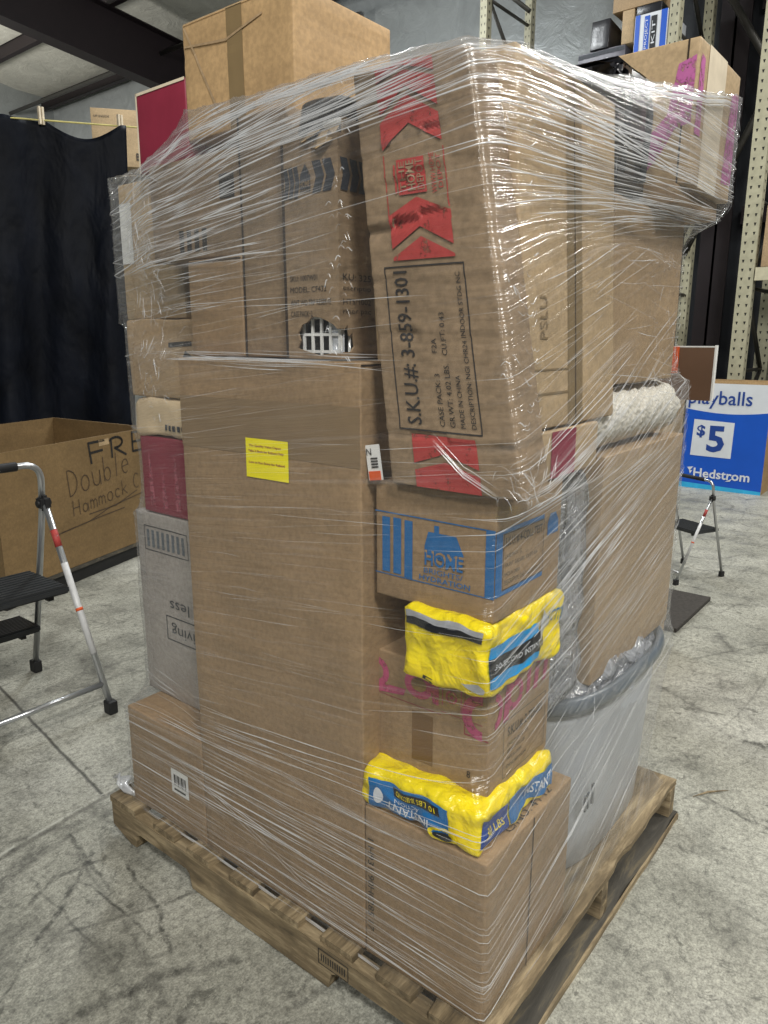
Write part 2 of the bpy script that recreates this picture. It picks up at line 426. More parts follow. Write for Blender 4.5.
def box_obj(name, lo, hi, mat, parent=None, bev=0.0, loc=None):
    bm = bmesh.new(); add_box(bm, lo, hi)
    if bev: bmesh.ops.bevel(bm, geom=list(bm.edges), offset=bev, segments=2, affect='EDGES', profile=.6)
    return bm_obj(name, bm, mat, parent, loc)
def add_tube(bm, pts, r, seg=10, cap=True, radii=None):
    pts = [Vector(p) for p in pts]; rings = []
    up = None
    for i, p in enumerate(pts):
        d = (pts[min(i+1, len(pts)-1)] - pts[max(i-1, 0)]).normalized()
        if up is None:
            up = d.orthogonal().normalized()
        else:
            up = (up - d*up.dot(d))
            up = up.normalized() if up.length > 1e-6 else d.orthogonal().normalized()
        sd = d.cross(up)
        rr = radii[i] if radii else r
        rings.append([bm.verts.new(p + (up*math.cos(a)+sd*math.sin(a))*rr) for a in (2*PI*k/seg for k in range(seg))])
    for a, b in zip(rings, rings[1:]):
        for k in range(seg):
            f = bm.faces.new((a[k], a[(k+1) % seg], b[(k+1) % seg], b[k])); f.smooth = True
    if cap:
        bm.faces.new(list(reversed(rings[0]))); bm.faces.new(rings[-1])
def tube_obj(name, pts, r, mat, parent=None, seg=10, radii=None):
    bm = bmesh.new(); add_tube(bm, pts, r, seg, True, radii); return bm_obj(name, bm, mat, parent)
def arc_pts(pts, n=6, rad=.05):
    """round the corners of a polyline"""
    pts = [Vector(p) for p in pts]; out = [pts[0]]
    for a, b, c in zip(pts, pts[1:], pts[2:]):
        u = (a-b).normalized(); v = (c-b).normalized()
        p0 = b+u*rad; p1 = b+v*rad
        for k in range(n+1):
            s = k/n
            out.append(p0*(1-s)**2 + b*2*s*(1-s) + p1*s*s)
    out.append(pts[-1]); return out

# text as mesh geometry, returned as (verts2d, faces)
_tc = {}
def text_geo(txt, bold=0.0, res=2):
    key = (txt, bold)
    if key in _tc: return _tc[key]
    cu = bpy.data.curves.new('t', 'FONT'); cu.body = txt; cu.size = 1.0; cu.resolution_u = res; cu.offset = bold
    ob = bpy.data.objects.new('t', cu); COL.objects.link(ob)
    dg = bpy.context.evaluated_depsgraph_get(); ev = ob.evaluated_get(dg); me = ev.to_mesh()
    vs = [(v.co.x, v.co.y) for v in me.vertices]; fs = [tuple(p.vertices) for p in me.polygons]
    ev.to_mesh_clear(); bpy.data.objects.remove(ob); bpy.data.curves.remove(cu)
    x0 = min(v[0] for v in vs); x1 = max(v[0] for v in vs)
    y0 = min(v[1] for v in vs); y1 = max(v[1] for v in vs)
    vs = [((v[0]-x0)/(x1-x0), (v[1]-y0)/(y1-y0)) for v in vs]
    _tc[key] = (vs, fs); return _tc[key]

HULL = []      # world corner sets of everything inside the wrap

class Carton:
    """a closed corrugated carton; origin at its lowest (x,y,z) corner"""
    def __init__(s, name, lo, hi, mat, label, cat='cardboard box', rot=(0, 0, 0), amp=.0015, freq=3.5, cell=.04, bev=.004,
                 creases=(), group=None, hull=True, body='carton_body', skip_body=False, shear=None, soft=0, smooth=True):
        s.lo = Vector(lo); s.d = Vector(hi)-s.lo; s.amp = amp; s.freq = freq; s.seed = Vector((random.random()*50, random.random()*50, 3))
        s.creases = creases; s.cell = cell; s._dc = {}; s.shear = shear; s.soft = soft
        s.root = empty(name, s.lo, rot); tag(s.root, label, cat, group)
        s.mw = Matrix.Translation(s.lo) @ Matrix(s.root.rotation_euler.to_matrix().to_4x4())
        if hull: HULL.append([s.mw @ (Vector((x*s.d.x, y*s.d.y, z*s.d.z)) + s.lean(Vector((x*s.d.x, y*s.d.y, z*s.d.z)))) for z in (0, 1) for y in (0, 1) for x in (0, 1)])
        if not skip_body: s.body = s.make_body(mat, body, bev, smooth)
    def lean(s, p):
        if not s.shear: return Vector((0, 0, 0))
        f = p.z/s.d.z; w_ = p.y/s.d.y; dx, dy0, dy1 = s.shear
        return Vector((dx*f, (dy0*(1-w_)+dy1*w_)*f, 0))
    def disp(s, p):
        v = noise.noise_vector(p*s.freq + s.seed) * s.amp + s.lean(p)
        if s.soft:
            r = s.soft; q = Vector([min(max(p[k], min(r, s.d[k]*.45)), s.d[k]-min(r, s.d[k]*.45)) for k in range(3)]); e = p-q
            if e.length > 1e-6:
                m_ = max(abs(e.x), abs(e.y), abs(e.z)); v = v + (q + e*(m_/e.length) - p)
            rd = noise.noise(p*s.freq*.8+s.seed*2); v = v + Vector((-1, -1, 0))*(.5-abs(rd))*s.amp*1.4 + noise.noise_vector(p*s.freq*2.6+s.seed)*s.amp*.35
        for (z0, sl, depth, wd) in s.creases:     # sharp folds running round the -x face
            q0 = (p.z - z0) - sl*(p.y - s.d.y/2); q = abs(q0)
            if q < wd and q0 > 0:
                k = (1-q/wd)*max(.5, .8+.7*noise.noise(Vector((p.y*9, z0*20, 5)))); v = v + Vector((-min(.0035, depth*.4)*k, 0, 0))
            elif q < wd:
                k = (1-q/wd)*max(.55, .8+.7*noise.noise(Vector((p.y*9, z0*20, 2)))); v = v + Vector((depth*k*k, depth*.5*k*k, 0))
        return v
    def ldisp(s, p):
        n = [max(1, int(round(c/s.cell))) for c in s.d]; base = []; fr = []
        for k in range(3):
            f = min(max(p[k]/s.d[k], 0), 1)*n[k]; i = min(int(f), n[k]-1); base.append(i); fr.append(f-i)
        out = Vector((0, 0, 0))
        for a in (0, 1):
            for b in (0, 1):
                for c in (0, 1):
                    w_ = (fr[0] if a else 1-fr[0])*(fr[1] if b else 1-fr[1])*(fr[2] if c else 1-fr[2])
                    if w_ > 1e-6:
                        key = (base[0]+a, base[1]+b, base[2]+c)
                        if key not in s._dc: s._dc[key] = s.disp(Vector((s.d.x*key[0]/n[0], s.d.y*key[1]/n[1], s.d.z*key[2]/n[2])))
                        out += s._dc[key]*w_
        return out
    def make_body(s, mat, name, bev, smooth):
        bm = bmesh.new(); d = s.d
        n = [max(1, int(round(c/s.cell))) for c in d]
        vm = {}
        def V(i, j, k):
            key = (i, j, k)
            if key not in vm:
                p = Vector((d.x*i/n[0], d.y*j/n[1], d.z*k/n[2])); vm[key] = bm.verts.new(p + s.disp(p))
            return vm[key]
        for i in range(n[0]):
            for j in range(n[1]):
                bm.faces.new((V(i, j, 0), V(i, j+1, 0), V(i+1, j+1, 0), V(i+1, j, 0)))
                bm.faces.new((V(i, j, n[2]), V(i+1, j, n[2]), V(i+1, j+1, n[2]), V(i, j+1, n[2])))
        for i in range(n[0]):
            for k in range(n[2]):
                bm.faces.new((V(i, 0, k), V(i+1, 0, k), V(i+1, 0, k+1), V(i, 0, k+1)))
                bm.faces.new((V(i, n[1], k), V(i, n[1], k+1), V(i+1, n[1], k+1), V(i+1, n[1], k)))
        for j in range(n[1]):
            for k in range(n[2]):
                bm.faces.new((V(0, j, k), V(0, j, k+1), V(0, j+1, k+1), V(0, j+1, k)))
                bm.faces.new((V(n[0], j, k), V(n[0], j+1, k), V(n[0], j+1, k+1), V(n[0], j, k+1)))
        edges = []
        for e in bm.edges:
            if len(e.link_faces) == 2:
                bm.normal_update()
                break
        for e in bm.edges:
            if e.calc_face_angle(0) > 1.0: edges.append(e)
        if s.soft: edges = []
        if edges: bmesh.ops.bevel(bm, geom=edges, offset=bev, segments=3, affect='EDGES', profile=.5)
        return bm_obj(name, bm, mat, s.root, smooth=smooth)
    def frame(s, face):
        d = s.d
        if face == '-x': return Vector((0, d.y, 0)), Vector((0, -1, 0)), Vector((0, 0, 1)), Vector((-1, 0, 0)), d.y, d.z
        if face == '-y': return Vector((0, 0, 0)), Vector((1, 0, 0)), Vector((0, 0, 1)), Vector((0, -1, 0)), d.x, d.z
        if face == '+z': return Vector((0, d.y, d.z)), Vector((0, -1, 0)), Vector((1, 0, 0)), Vector((0, 0, 1)), d.y, d.x
    def put(s, name, face, verts, faces, mat, off=.0012, parent=None, sub=True):
        """verts in face fractions (u right, v up)"""
        o, u, v, n, W, H = s.frame(face)
        bm = bmesh.new()
        bv = [bm.verts.new((a*W, b*H, 0)) for a, b in verts]
        for f in faces:
            try: bm.faces.new([bv[i] for i in f])
            except ValueError: pass
        if sub:
            for _ in range(6):
                lg = [e for e in bm.edges if e.calc_length() > max(.008, s.cell*.7)]
                if not lg: break
                bmesh.ops.subdivide_edges(bm, edges=lg, cuts=1, use_grid_fill=True)
            bmesh.ops.triangulate(bm, faces=[f for f in bm.faces if len(f.verts) > 4])
        for x in bm.verts:
            p = o + u*x.co.x + v*x.co.y
            x.co = p + s.ldisp(p) + n*off
        bm.normal_update()
        fl = [f for f in bm.faces if f.normal.dot(n) < 0]
        if fl: bmesh.ops.reverse_faces(bm, faces=fl)
        return bm_obj(name, bm, mat, parent or s.root)
    def rect(s, name, face, u0, v0, u1, v1, mat, off=.0012, parent=None):
        return s.put(name, face, [(u0, v0), (u1, v0), (u1, v1), (u0, v1)], [(0, 1, 2, 3)], mat, off, parent)
    def rects(s, name, face, rl, mat, off=.0012, parent=None):
        vs = []; fs = []
        for (u0, v0, u1, v1) in rl:
            b = len(vs); vs += [(u0, v0), (u1, v0), (u1, v1), (u0, v1)]; fs.append((b, b+1, b+2, b+3))
        return s.put(name, face, vs, fs, mat, off, parent)
    def outline(s, name, face, u0, v0, u1, v1, t, mat, off=.0013, parent=None):
        o, u, v, n, W, H = s.frame(face); tu = t/W; tv = t/H
        return s.rects(name, face, [(u0, v0, u1, v0+tv), (u0, v1-tv, u1, v1), (u0, v0+tv, u0+tu, v1-tv), (u1-tu, v0+tv, u1, v1-tv)], mat, off, parent)
    def polys(s, name, face, pl, mat, off=.0012, parent=None):
        vs = []; fs = []
        for p in pl:
            b = len(vs); vs += p; fs.append(tuple(range(b, b+len(p))))
        return s.put(name, face, vs, fs, mat, off, parent)
    def text(s, face, items, mat, name='lettering', off=.0016, parent=None):
        """items: (string, u0, v0, u1, v1, rot) box the text fills; rot 0/90/180"""
        vs = []; fs = []
        for it in items:
            txt, u0, v0, u1, v1 = it[:5]; rot = it[5] if len(it) > 5 else 0; bold = it[6] if len(it) > 6 else .0
            tv, tf = text_geo(txt, bold); b = len(vs)
            for (a, c) in tv:
                if rot == 90: a, c = 1-c, a
                elif rot == 180: a, c = 1-a, 1-c
                elif rot == 270: a, c = c, 1-a
                vs.append((u0+(u1-u0)*a, v0+(v1-v0)*c))
            fs += [tuple(i+b for i in f) for f in tf]
        return s.put(name, face, vs, fs, mat, off, parent, sub=False)

# ------------------------------------------------------------------ the setting
bm = bmesh.new(); bmesh.ops.create_grid(bm, x_segments=2, y_segments=2, size=16)
struct(bm_obj('floor', bm, M['floor'], loc=(0, 0, 0)))
# side wall, full height
WX = 8.2
struct(box_obj('wall_right', (0, -14, 0), (.15, 16, 6.5), M['wall'], loc=(WX, 0, 0)))
struct(box_obj('wall_back', (-14, 0, 0), (WX+16, .15, 9), M['wall'], loc=(0, 16, 0)))
# sloping roof underside
def zroof(x): return 6.38 + .1*(8.2-x)
bm = bmesh.new()
for i in range(8):
    pass
NX, NY = 28, 60
vv = []
for i in range(NX+1):
    row = []
    for j in range(NY+1):
        x = -13 + (WX+13)*i/NX; y = -14 + 30*j/NY
        sag = .05*abs(math.sin((8.2-x)/1.7*PI))
        row.append(bm.verts.new((x, y, zroof(x) - sag + .02*noise.noise(Vector((x*1.3, y*1.7, 0))))))
    vv.append(row)
for i in range(NX):
    for j in range(NY): bm.faces.new((vv[i][j], vv[i][j+1], vv[i+1][j+1], vv[i+1][j]))
struct(bm_obj('ceiling', bm, M['roof'], smooth=True))
# purlins (along y) and rafters (along x)
k = 0
x = 7.95
while x > -12:
    bm = bmesh.new(); zt = zroof(x) - .06
    add_box(bm, (x-.012, -14, zt-.24), (x+.012, 16, zt))
    add_box(bm, (x-.09, -14, zt-.262), (x+.012, 16, zt-.24)); add_box(bm, (x-.012, -14, zt-.02), (x+.09, 16, zt))
    k += 1; struct(bm_obj('trim_%d' % k, bm, M['beam'])); x -= 1.65
for yb in (10.7, -4.0):
    bm = bmesh.new()
    def prof(x): return zroof(x) - .31
    for (ya, yb2, za, zb) in ((-.012, .012, -.80, 0), (-.14, .14, -.815, -.79), (-.14, .14, -.02, 0)):
        vs = [bm.verts.new((xx, yb+yy, prof(xx)+zz)) for xx in (-13, WX) for yy, zz in ((ya, za), (yb2, za), (yb2, zb), (ya, zb))]
        for f in ((0, 1, 2, 3), (7, 6, 5, 4), (0, 4, 5, 1), (1, 5, 6, 2), (2, 6, 7, 3), (3, 7, 4, 0)): bm.faces.new([vs[i] for i in f])
    k += 1; struct(bm_obj('trim_%d' % k, bm, M['beam']))
# wall columns and girts
for (cx, cy, cw) in ((WX-.36, 1.95, .30), (WX-.36, 10.7, .3)):
    bm = bmesh.new()
    add_box(bm, (cx, cy-.012, 0), (cx+.34, cy+.012, 6.0)); add_box(bm, (cx, cy-cw/2, 0), (cx+.02, cy+cw/2, 6.0)); add_box(bm, (cx+.32, cy-cw/2, 0), (cx+.34, cy+cw/2, 6.0))
    k += 1; struct(bm_obj('trim_%d' % k, bm, M['beam']))
for zg in (2.55, 4.6):
    k += 1; struct(box_obj('trim_%d' % k, (WX-.2, -3, zg), (WX-.005, 1.75, zg+.18), M['beam']))
struct(box_obj('shade_panel_1', (WX-.06, -3.2, 0), (WX-.004, 2.95, 5.15), M['wall_shade']))  # added dark sheet, not a door: stands in for shade on the wall
for yv in (7.2, 8.3, 9.6):
    k += 1; struct(tube_obj('trim_%d' % k, [(WX-.1, yv, 3.0), (WX-.1, yv, 5.9)], .05, M['alum']))
k += 1; struct(tube_obj('trim_%d' % k, [(7.2, -13, 5.88), (7.2, 15.9, 5.88)], .035, M['rackd']))

# ------------------------------------------------------------------ pallet
pal = empty('wooden_pallet', (.51, .61, 0))
tag(pal, 'weathered wooden pallet on the concrete floor carrying the whole wrapped stack', 'pallet')
PO = Vector((-.51, -.61, 0))
def stringer(x0, notch=True):
    bm = bmesh.new()
    # profile in (y,z) with two forklift notches, extruded in x
    pf = [(0, .016), (.10, .016), (.108, .042), (.12, .050), (.355, .050), (.37, .042), (.378, .004),
          (.84, .004), (.85, .042), (.862, .050), (1.06, .050), (1.075, .042), (1.083, .004), (1.11, .004), (1.19, .030), (1.19, .098), (0, .098)]
    a = [bm.verts.new((x0, y, z)) for y, z in pf]; b = [bm.verts.new((x0+.038, y, z)) for y, z in pf]
    bm.faces.new(a); bm.faces.new(list(reversed(b)))
    for i in range(len(pf)):
        j = (i+1) % len(pf); bm.faces.new((a[j], a[i], b[i], b[j]))
    bmesh.ops.recalc_face_normals(bm, faces=bm.faces)
    bmesh.ops.triangulate(bm, faces=[f for f in bm.faces if len(f.verts) > 4])
    return bm_obj('stringer', bm, M['wood_s'], pal, PO)
for x0 in (-.035, .49, .975): stringer(x0)
def board(name, y0, wd, z0, zt, x0=-.035, x1=1.02, mat='wood', chip=.012):
    bm = bmesh.new(); n = 30
    rows = []
    for i in range(n+1):
        x = x0+(x1-x0)*i/n
        e0 = chip*max(0, noise.noise(Vector((x*9, y0*30, 1))))+.002*noise.noise(Vector((x*40, y0, 5)))
        e1 = chip*max(0, noise.noise(Vector((x*9, y0*30, 9))))
        zz = .003*noise.noise(Vector((x*3, y0*7, 2)))
        xo = 0
        if i == 0: xo = .012*abs(noise.noise(Vector((y0*40, 3, 3))))
        rows.append([bm.verts.new((x+xo, y0+e0, z0)), bm.verts.new((x+xo, y0+wd-e1, z0)), bm.verts.new((x+xo, y0+wd-e1, z0+zt+zz)), bm.verts.new((x+xo, y0+e0, z0+zt+zz))])
    for a, b in zip(rows, rows[1:]):
        for i in range(4):
            j = (i+1) % 4; bm.faces.new((a[i], a[j], b[j], b[i]))
    bm.faces.new(rows[0]); bm.faces.new(list(reversed(rows[-1])))
    bmesh.ops.recalc_face_normals(bm, faces=bm.faces)
    return bm_obj(name, bm, M[mat], pal, PO)
for y0, wd in ((0, .125), (.165, .09), (.315, .09), (.465, .09), (.615, .09), (.765, .09), (.91, .09), (1.075, .125)):
    board('deck_board', y0, wd, .098, .017)
for y0, wd in ((-.012, .11), (.54, .14)):
    board('bottom_board', y0, wd, 0, .0155, -.03 if y0 < 0 else .005, 1.02, 'wood_d' if y0 < 0 else 'wood')
board('edge_strip', -.0175, .006, 0, .0165, .06, 1.01, 'wood', .004)
# stamp on the stringer
bm = bmesh.new()
def srect(y1, z0, y0, z1): 
    vs = [bm.verts.new(p) for p in ((-.0362, y1, z0), (-.0362, y0, z0), (-.0362, y0, z1), (-.0362, y1, z1))]; bm.faces.new(vs)
SY = .405
srect(SY, .052, SY-.085, .054); srect(SY, .088, SY-.085, .090); srect(SY, .054, SY-.002, .088); srect(SY-.083, .054, SY-.085, .088)
for i in range(11): srect(SY-.008-i*.0065, .062, SY-.011-i*.0065, .080)
bm_obj('stamp', bm, M['blacktxt'], pal, PO)
# splinter of wood on the floor
o = tube_obj('wood_splinter', [(0, 0, .004), (.05, -.03, .006), (.10, -.075, .004)], .003, M['wood'], None, 5, [.001, .0035, .001])
o.location = (1.14, -.02, 0); tag(o, 'thin pale wood splinter lying on the floor beside the pallet corner', 'splinter')

# ------------------------------------------------------------------ cartons on the pallet
Z0 = .116
# large tall carton
tall = Carton('tall_cardboard_box', (0, .306, Z0), (.335, .815, 1.303), M['card_b'], 'tall plain brown cardboard box with a square yellow sticker, the largest in the stack', creases=((1.06, .0, .002, .02),))
tall.rect('tape', '-x', .003, .845, .997, .935, m_plain('tape_matt_brown', (134, 113, 86), .5, var=.06, bump=.1), .0008)
st = tall.rect('sticker', '-x', .410, .806, .648, .872, M['sticker'], .0022)
st['label'] = 'bright yellow printed sticker'
tall.text('-x', [('The Quality Value Depot', .430, .857, .610, .862, 0, .015), ('Take it Back for Refund Only', .425, .848, .625, .853, 0, .02), ('Low to Run Entry for Refund', .428, .829, .628, .834, 0, .02)], M['maroon_ink'], parent=st, off=.0028)
tall.rects('flap_seam', '-y', [(.0, .994, .5, .9965)], M['seam'])

b1 = Carton('cardboard_box', (0, .028, Z0), (.34, .303, .456), M['card_b'], 'plain brown cardboard box on the near pallet corner, under the lower yellow bag')
b1.rects('flap_seam', '-y', [(.50, 0, .512, 1)], M['seam'])
b1.text('-x', [('1 H931 90H0285 17', .03, .18, .085, .80, 270)], M['blacktxt'])
b1.text('+z', [('MADE IN CHINA', .80, .40, .87, .95, 90), ('C/NO. 4 / 12', .90, .30, .96, .8, 90)], M['blacktxt'])
b2 = Carton('cardboard_box', (0, .818, Z0), (.45, 1.13, .395), M['card_b'], 'low brown cardboard box with a small white barcode label, on the left pallet corner')
lb = b2.rect('barcode_label', '-x', .585, .36, .81, .60, M['white'], .0018)
b2.rects('barcode', '-x', [(.62+i*.016, .44, .62+i*.016+.008*(1+(i % 3 == 0)), .55) for i in range(10)] + [(.62, .39, .77, .41)], M['blacktxt'], .0024, lb)

gb = Carton('printed_white_box', (.1, .822, .397), (.5, 1.175, .905), M['card_grey'], 'grey-white printed box with upside-down lettering, left rear stack of the pallet', creases=((.47, .1, .004, .03),))
gb.outline('print_frame', '-x', .10, .80, .62, .93, .002, M['chev'])
gb.rects('print_bars', '-x', [(.13+i*.06, .82, .16+i*.06, .91) for i in range(8)], M['tubrim'])
gb.outline('brand_frame', '-x', .30, .335, 1.02-.03, .47, .003, M['chev'])
gb.text('-x', [('simeliving', .36, .36, .96, .44, 180), ('time less', .36, .50, .94, .56, 180)], M['chev'])
rb = Carton('maroon_printed_box', (.1, .822, .908), (.5, 1.13, 1.105), M['maroon'], 'dark pink printed carton with pale streaks, between the grey-white box and the cream paper parcel')
rb.polys('pale_streaks', '-x', [[(.1+i*.17, .08), (.17+i*.17, .10), (.13+i*.17, .75-.2*(i % 2)), (.11+i*.17, .8-.2*(i % 2))] for i in range(6)], m_ink('pale_pink_print', (168, 84, 100), .5))
# cream paper parcel
pp = Carton('paper_parcel', (.10, .825, 1.106), (.42, 1.150, 1.202), m_plain('cream_paper', (206, 184, 150), .6, var=.06, bump=.3), 'crumpled cream paper parcel on top of the dark pink carton', cat='parcel', amp=.008, freq=14, cell=.012, bev=.0005, soft=.02, body='paper')
pp.rect('orange_label', '-x', .74, .2, .84, .6, M['orange'], .003)
pp.rects('print_bars', '-x', [(.42+i*.05, .18, .45+i*.05, .32) for i in range(8)], M['chev'], .003)
lbx = Carton('cardboard_box', (.10, .82, 1.203), (.45, 1.15, 1.385), M['card'], 'squashed brown cardboard box above the cream paper parcel at the left edge of the stack', amp=.006, freq=8, cell=.02)
lbx.polys('smudged_print', '-x', [[(.62, .42), (.74, .36), (.80, .52), (.70, .62)], [(.50, .66), (.78, .68), (.78, .74), (.50, .72)]], M['black'])
a3 = Carton('cardboard_box', (.04, .645, 1.306), (.46, .815, 1.50), M['card_b'], 'wide brown cardboard box standing on the left end of the tall brown box')
a3.rects('flap_seam', '-x', [(.0, .97, 1.0, .985)], M['seam'])
a4 = Carton('cardboard_box', (.132, .955, 1.388), (.5, 1.195, 1.705), M['card_l'], 'pale brown cardboard box at the far left upper corner of the wrapped stack')
a4.rect('white_label', '-x', .02, .42, .22, .86, M['white'], .002)
a2 = Carton('cardboard_box', (.05, .645, 1.503), (.45, .945, 1.70), M['card_c'], 'brown cardboard box with faint black printed bars, under the maroon panel at the left')
a2.rects('print_bars', '-x', [(.32+i*.085, .08, .37+i*.085, .30) for i in range(4)] + [(.78, .55, .93, .78)], M['black'])
a1 = Carton('cardboard_box', (.04, .508, 1.306), (.43, .640, 1.745), M['card_c'], 'narrow brown cardboard box left of the torn box with black arrows')
a1.rects('edge_seam', '-x', [(.0, 0, .04, 1.0)], M['seam'])

# torn carton with black arrow band (box B): hollow with real holes
B = Carton('torn_cardboard_box', (.02, .37, 1.306), (.40, .505, 1.700), M['card_c'], 'torn brown cardboard box with a black arrow band and a hole at its bottom', skip_body=True)
def torn_body():
    bm = bmesh.new(); d = B.d; t = .004
    add_box(bm, (0, 0, 0), d)
    me = bpy.data.meshes.new('carton_body'); bm.to_mesh(me); bm.free()
    ob = link('carton_body', me, M['card_c'], B.root)
    def cutter(pts, axis_fn):
        b = bmesh.new(); a1_ = [b.verts.new(axis_fn(p, 0)) for p in pts]; a2_ = [b.verts.new(axis_fn(p, 1)) for p in pts]
        b.faces.new(a1_); b.faces.new(list(reversed(a2_)))
        for i in range(len(pts)):
            j = (i+1) % len(pts); b.faces.new((a1_[j], a1_[i], a2_[i], a2_[j]))
        bmesh.ops.recalc_face_normals(b, faces=b.faces)
        m_ = bpy.data.meshes.new('c'); b.to_mesh(m_); b.free()
        o_ = bpy.data.objects.new('c', m_); COL.objects.link(o_); o_.parent = B.root; return o_
    cs = []
    # hollow
    b = bmesh.new(); add_box(b, (t, t, t), (d.x-t, d.y-t, d.z+.02)); m_ = bpy.data.meshes.new('c'); b.to_mesh(m_); b.free()
    o_ = bpy.data.objects.new('c', m_); COL.objects.link(o_); o_.parent = B.root; cs.append(o_)
    # corner hole (front), points as (y,z)
    hole = [(.105, .018), (.098, .032), (.103, .045), (.092, .060), (.080, .064), (.066, .074), (.048, .072), (.030, .066), (.016, .060), (.006, .052), (-.02, .055), (-.02, .012), (.02, .010), (.05, .006), (.08, .012)]
    cs.append(cutter(hole, lambda p, e: Vector((-.02 if e == 0 else .012, p[0], p[1]))))
    hs = [(-.02, .055), (.012, .050), (.020, .060), (.026, .040), (.034, .046), (.040, .022), (.030, .012), (-.02, .012)]
    cs.append(cutter(hs, lambda p, e: Vector((p[0], -.02 if e == 0 else .01, p[1]))))
    top = [(-.02, .42), (-.02, .372), (.012, .366), (.020, .374), (.03, .350), (.045, .354), (.060, .362), (.085, .372), (.10, .380), (.118, .379), (.14, .42)]
    cs.append(cutter(top, lambda p, e: Vector((-.02 if e == 0 else .014, p[0], p[1]))))
    for c in cs:
        md = ob.modifiers.new('cut', 'BOOLEAN'); md.operation = 'DIFFERENCE'; md.object = c; md.solver = 'EXACT'
    dg = bpy.context.evaluated_depsgraph_get(); dg.update()
    nm = bpy.data.meshes.new_from_object(ob.evaluated_get(dg))
    ob.modifiers.clear(); ob.data = nm
    for c in cs: bpy.data.objects.remove(c)
    return ob
torn_body()
def chev_band(B, face, u0, u1, v0, v1, n, tip, mat, gap=.35, name='arrow_band'):
    pl = []; w_ = (u1-u0)/n; vm = (v0+v1)/2
    for i in range(n):
        a = u0+i*w_; b = a+w_*(1-gap)
        pl.append([(a, v0), (b, v0), (b+tip, vm), (a+tip, vm)]); pl.append([(a+tip, vm), (b+tip, vm), (b, v1), (a, v1)])
    return B.polys(name, face, pl, mat)
chev_band(B, '-x', .04, .32, .70, .83, 3, .04, M['chev'], .22)
chev_band(B, '-x', .56, .92, .71, .84, 2, .07, M['chev'], .2)
B.polys('house_logo', '-x', [[(.35, .72), (.53, .72), (.53, .79), (.44, .835), (.35, .79)]], M['chev'])
B.text('-x', [('HOME', .35, .74, .53, .765, 0, .02), ('DEPOT', .35, .71, .53, .73)], M['card_c'], off=.0024)
chev_band(B, '-y', .01, .20, .71, .84, 3, .02, M['chev'], .25)
B.text('-x', [('SKU: 1007W01', .12, .345, .62, .37), ('MODEL: CF432', .12, .295, .78, .32), ('WHT WD TRP RESERVE', .12, .238, .86, .263), ('CASE PACK: 2', .12, .188, .52, .213)], M['blacktxt'])
B.text('-y', [('KU: 325', .02, .340, .22, .368), ('escriptio', .02, .292, .22, .318), ('HTS/1002', .02, .238, .22, .262), ('nner pac', .02, .190, .22, .214)], M['blacktxt'])
B.rects('edge_seam', '-x', [(.0, 0, .05, .93)], M['seam'], .0006)
bm = bmesh.new()
for (y0, z0, w_, h_) in ((.01, .352, .05, .035), (.05, .366, .035, .02)):
    vs = [bm.verts.new(p) for p in ((-.002, y0+w_, z0), (-.016, y0+w_*.5, z0-.008), (-.004, y0, z0+.004), (.02, y0, z0+h_), (.02, y0+w_, z0+h_*.8))]; bm.faces.new(vs)
bmesh.ops.solidify(bm, geom=list(bm.faces), thickness=.003)
bm_obj('torn_flap', bm, M['card_l'], B.root)
# white plastic basket showing in the hole
bk = empty('white_plastic_basket', (.032, .378, 1.312)); tag(bk, 'white plastic lattice basket visible through the hole in the torn box', 'basket')
bm = bmesh.new()
for i in range(5): add_box(bm, (0, .002+i*.022, 0), (.004, .007+i*.022, .075))
for i in range(3): add_box(bm, (.001, .0, .004+i*.030), (.004, .095, .009+i*.030))
for i in range(5): add_box(bm, (i*.022, 0, 0), (.004+i*.022, .003, .075))
bm_obj('lattice', bm, M['white'], bk)
box_obj('folded_panel', (.006, .001, .003), (.010, .035, .07), M['whitebox'], bk)
box_obj('liner', (.03, .01, .0), (.1, .11, .07), M['dkplastic'], bk)
# dark plastic goods sticking out of the torn top
dk = Carton('dark_plastic_package', (.045, .385, 1.60), (.30, .49, 1.745), M['dkplastic'], 'black plastic packaging bulging out of the torn top of the box with black arrows', cat='package', amp=.008, freq=14, cell=.012, bev=.012, body='wrapping')
tube_obj('white_tube', [(-.006, -.012, .095), (-.006, .03, .095)], .006, M['white'], dk.root)

# box C: long leaning carton with red arrows
C = Carton('leaning_cardboard_box', (.0, -.012, 1.103), (.088, .239, 1.748), M['card_c'], 'long leaning cardboard box with red arrows and a large printed stock number', shear=(.012, .127, .090),
           amp=.0022, freq=5, cell=.0085, creases=((.425, -.14, .011, .022), (.245, .03, .008, .018), (.085, .02, .009, .018), (.54, -.16, .007, .018), (.485, -.12, .006, .018), (.33, .05, .005, .016), (.595, -.1, .005, .016)))
R0, R1, RC = .22, .72, .47
def arrow_red(v_lo_side, v_lo_mid, v_hi_side, v_hi_mid):
    return [[(R0, v_lo_side), (RC, v_lo_mid), (RC, v_hi_mid), (R0, v_hi_side)], [(RC, v_lo_mid), (R1, v_lo_side), (R1, v_hi_side), (RC, v_hi_mid)]]
red = []
for q in ((.812, .862, .872, .926), (.888, .943, .950, .978), (.962, .988, .992, .996), (.555, .555, .562, .607), (.583, .630, .660, .697), (.002, .002, .045, .072), (.062, .092, .135, .135)):
    red += arrow_red(*q)
C.polys('red_arrow_print', '-x', red, M['red'], .0024)
C.rects('red_line', '-x', [(R0-.004, .64, R0+.004, .80), (R1-.004, .64, R1+.004, .80)], M['red'], .0014)
lg = C.rects('red_logo_print', '-x', [(.33, .705, .56, .785), (.30, .71, .315, .775)], M['red'], .0022)
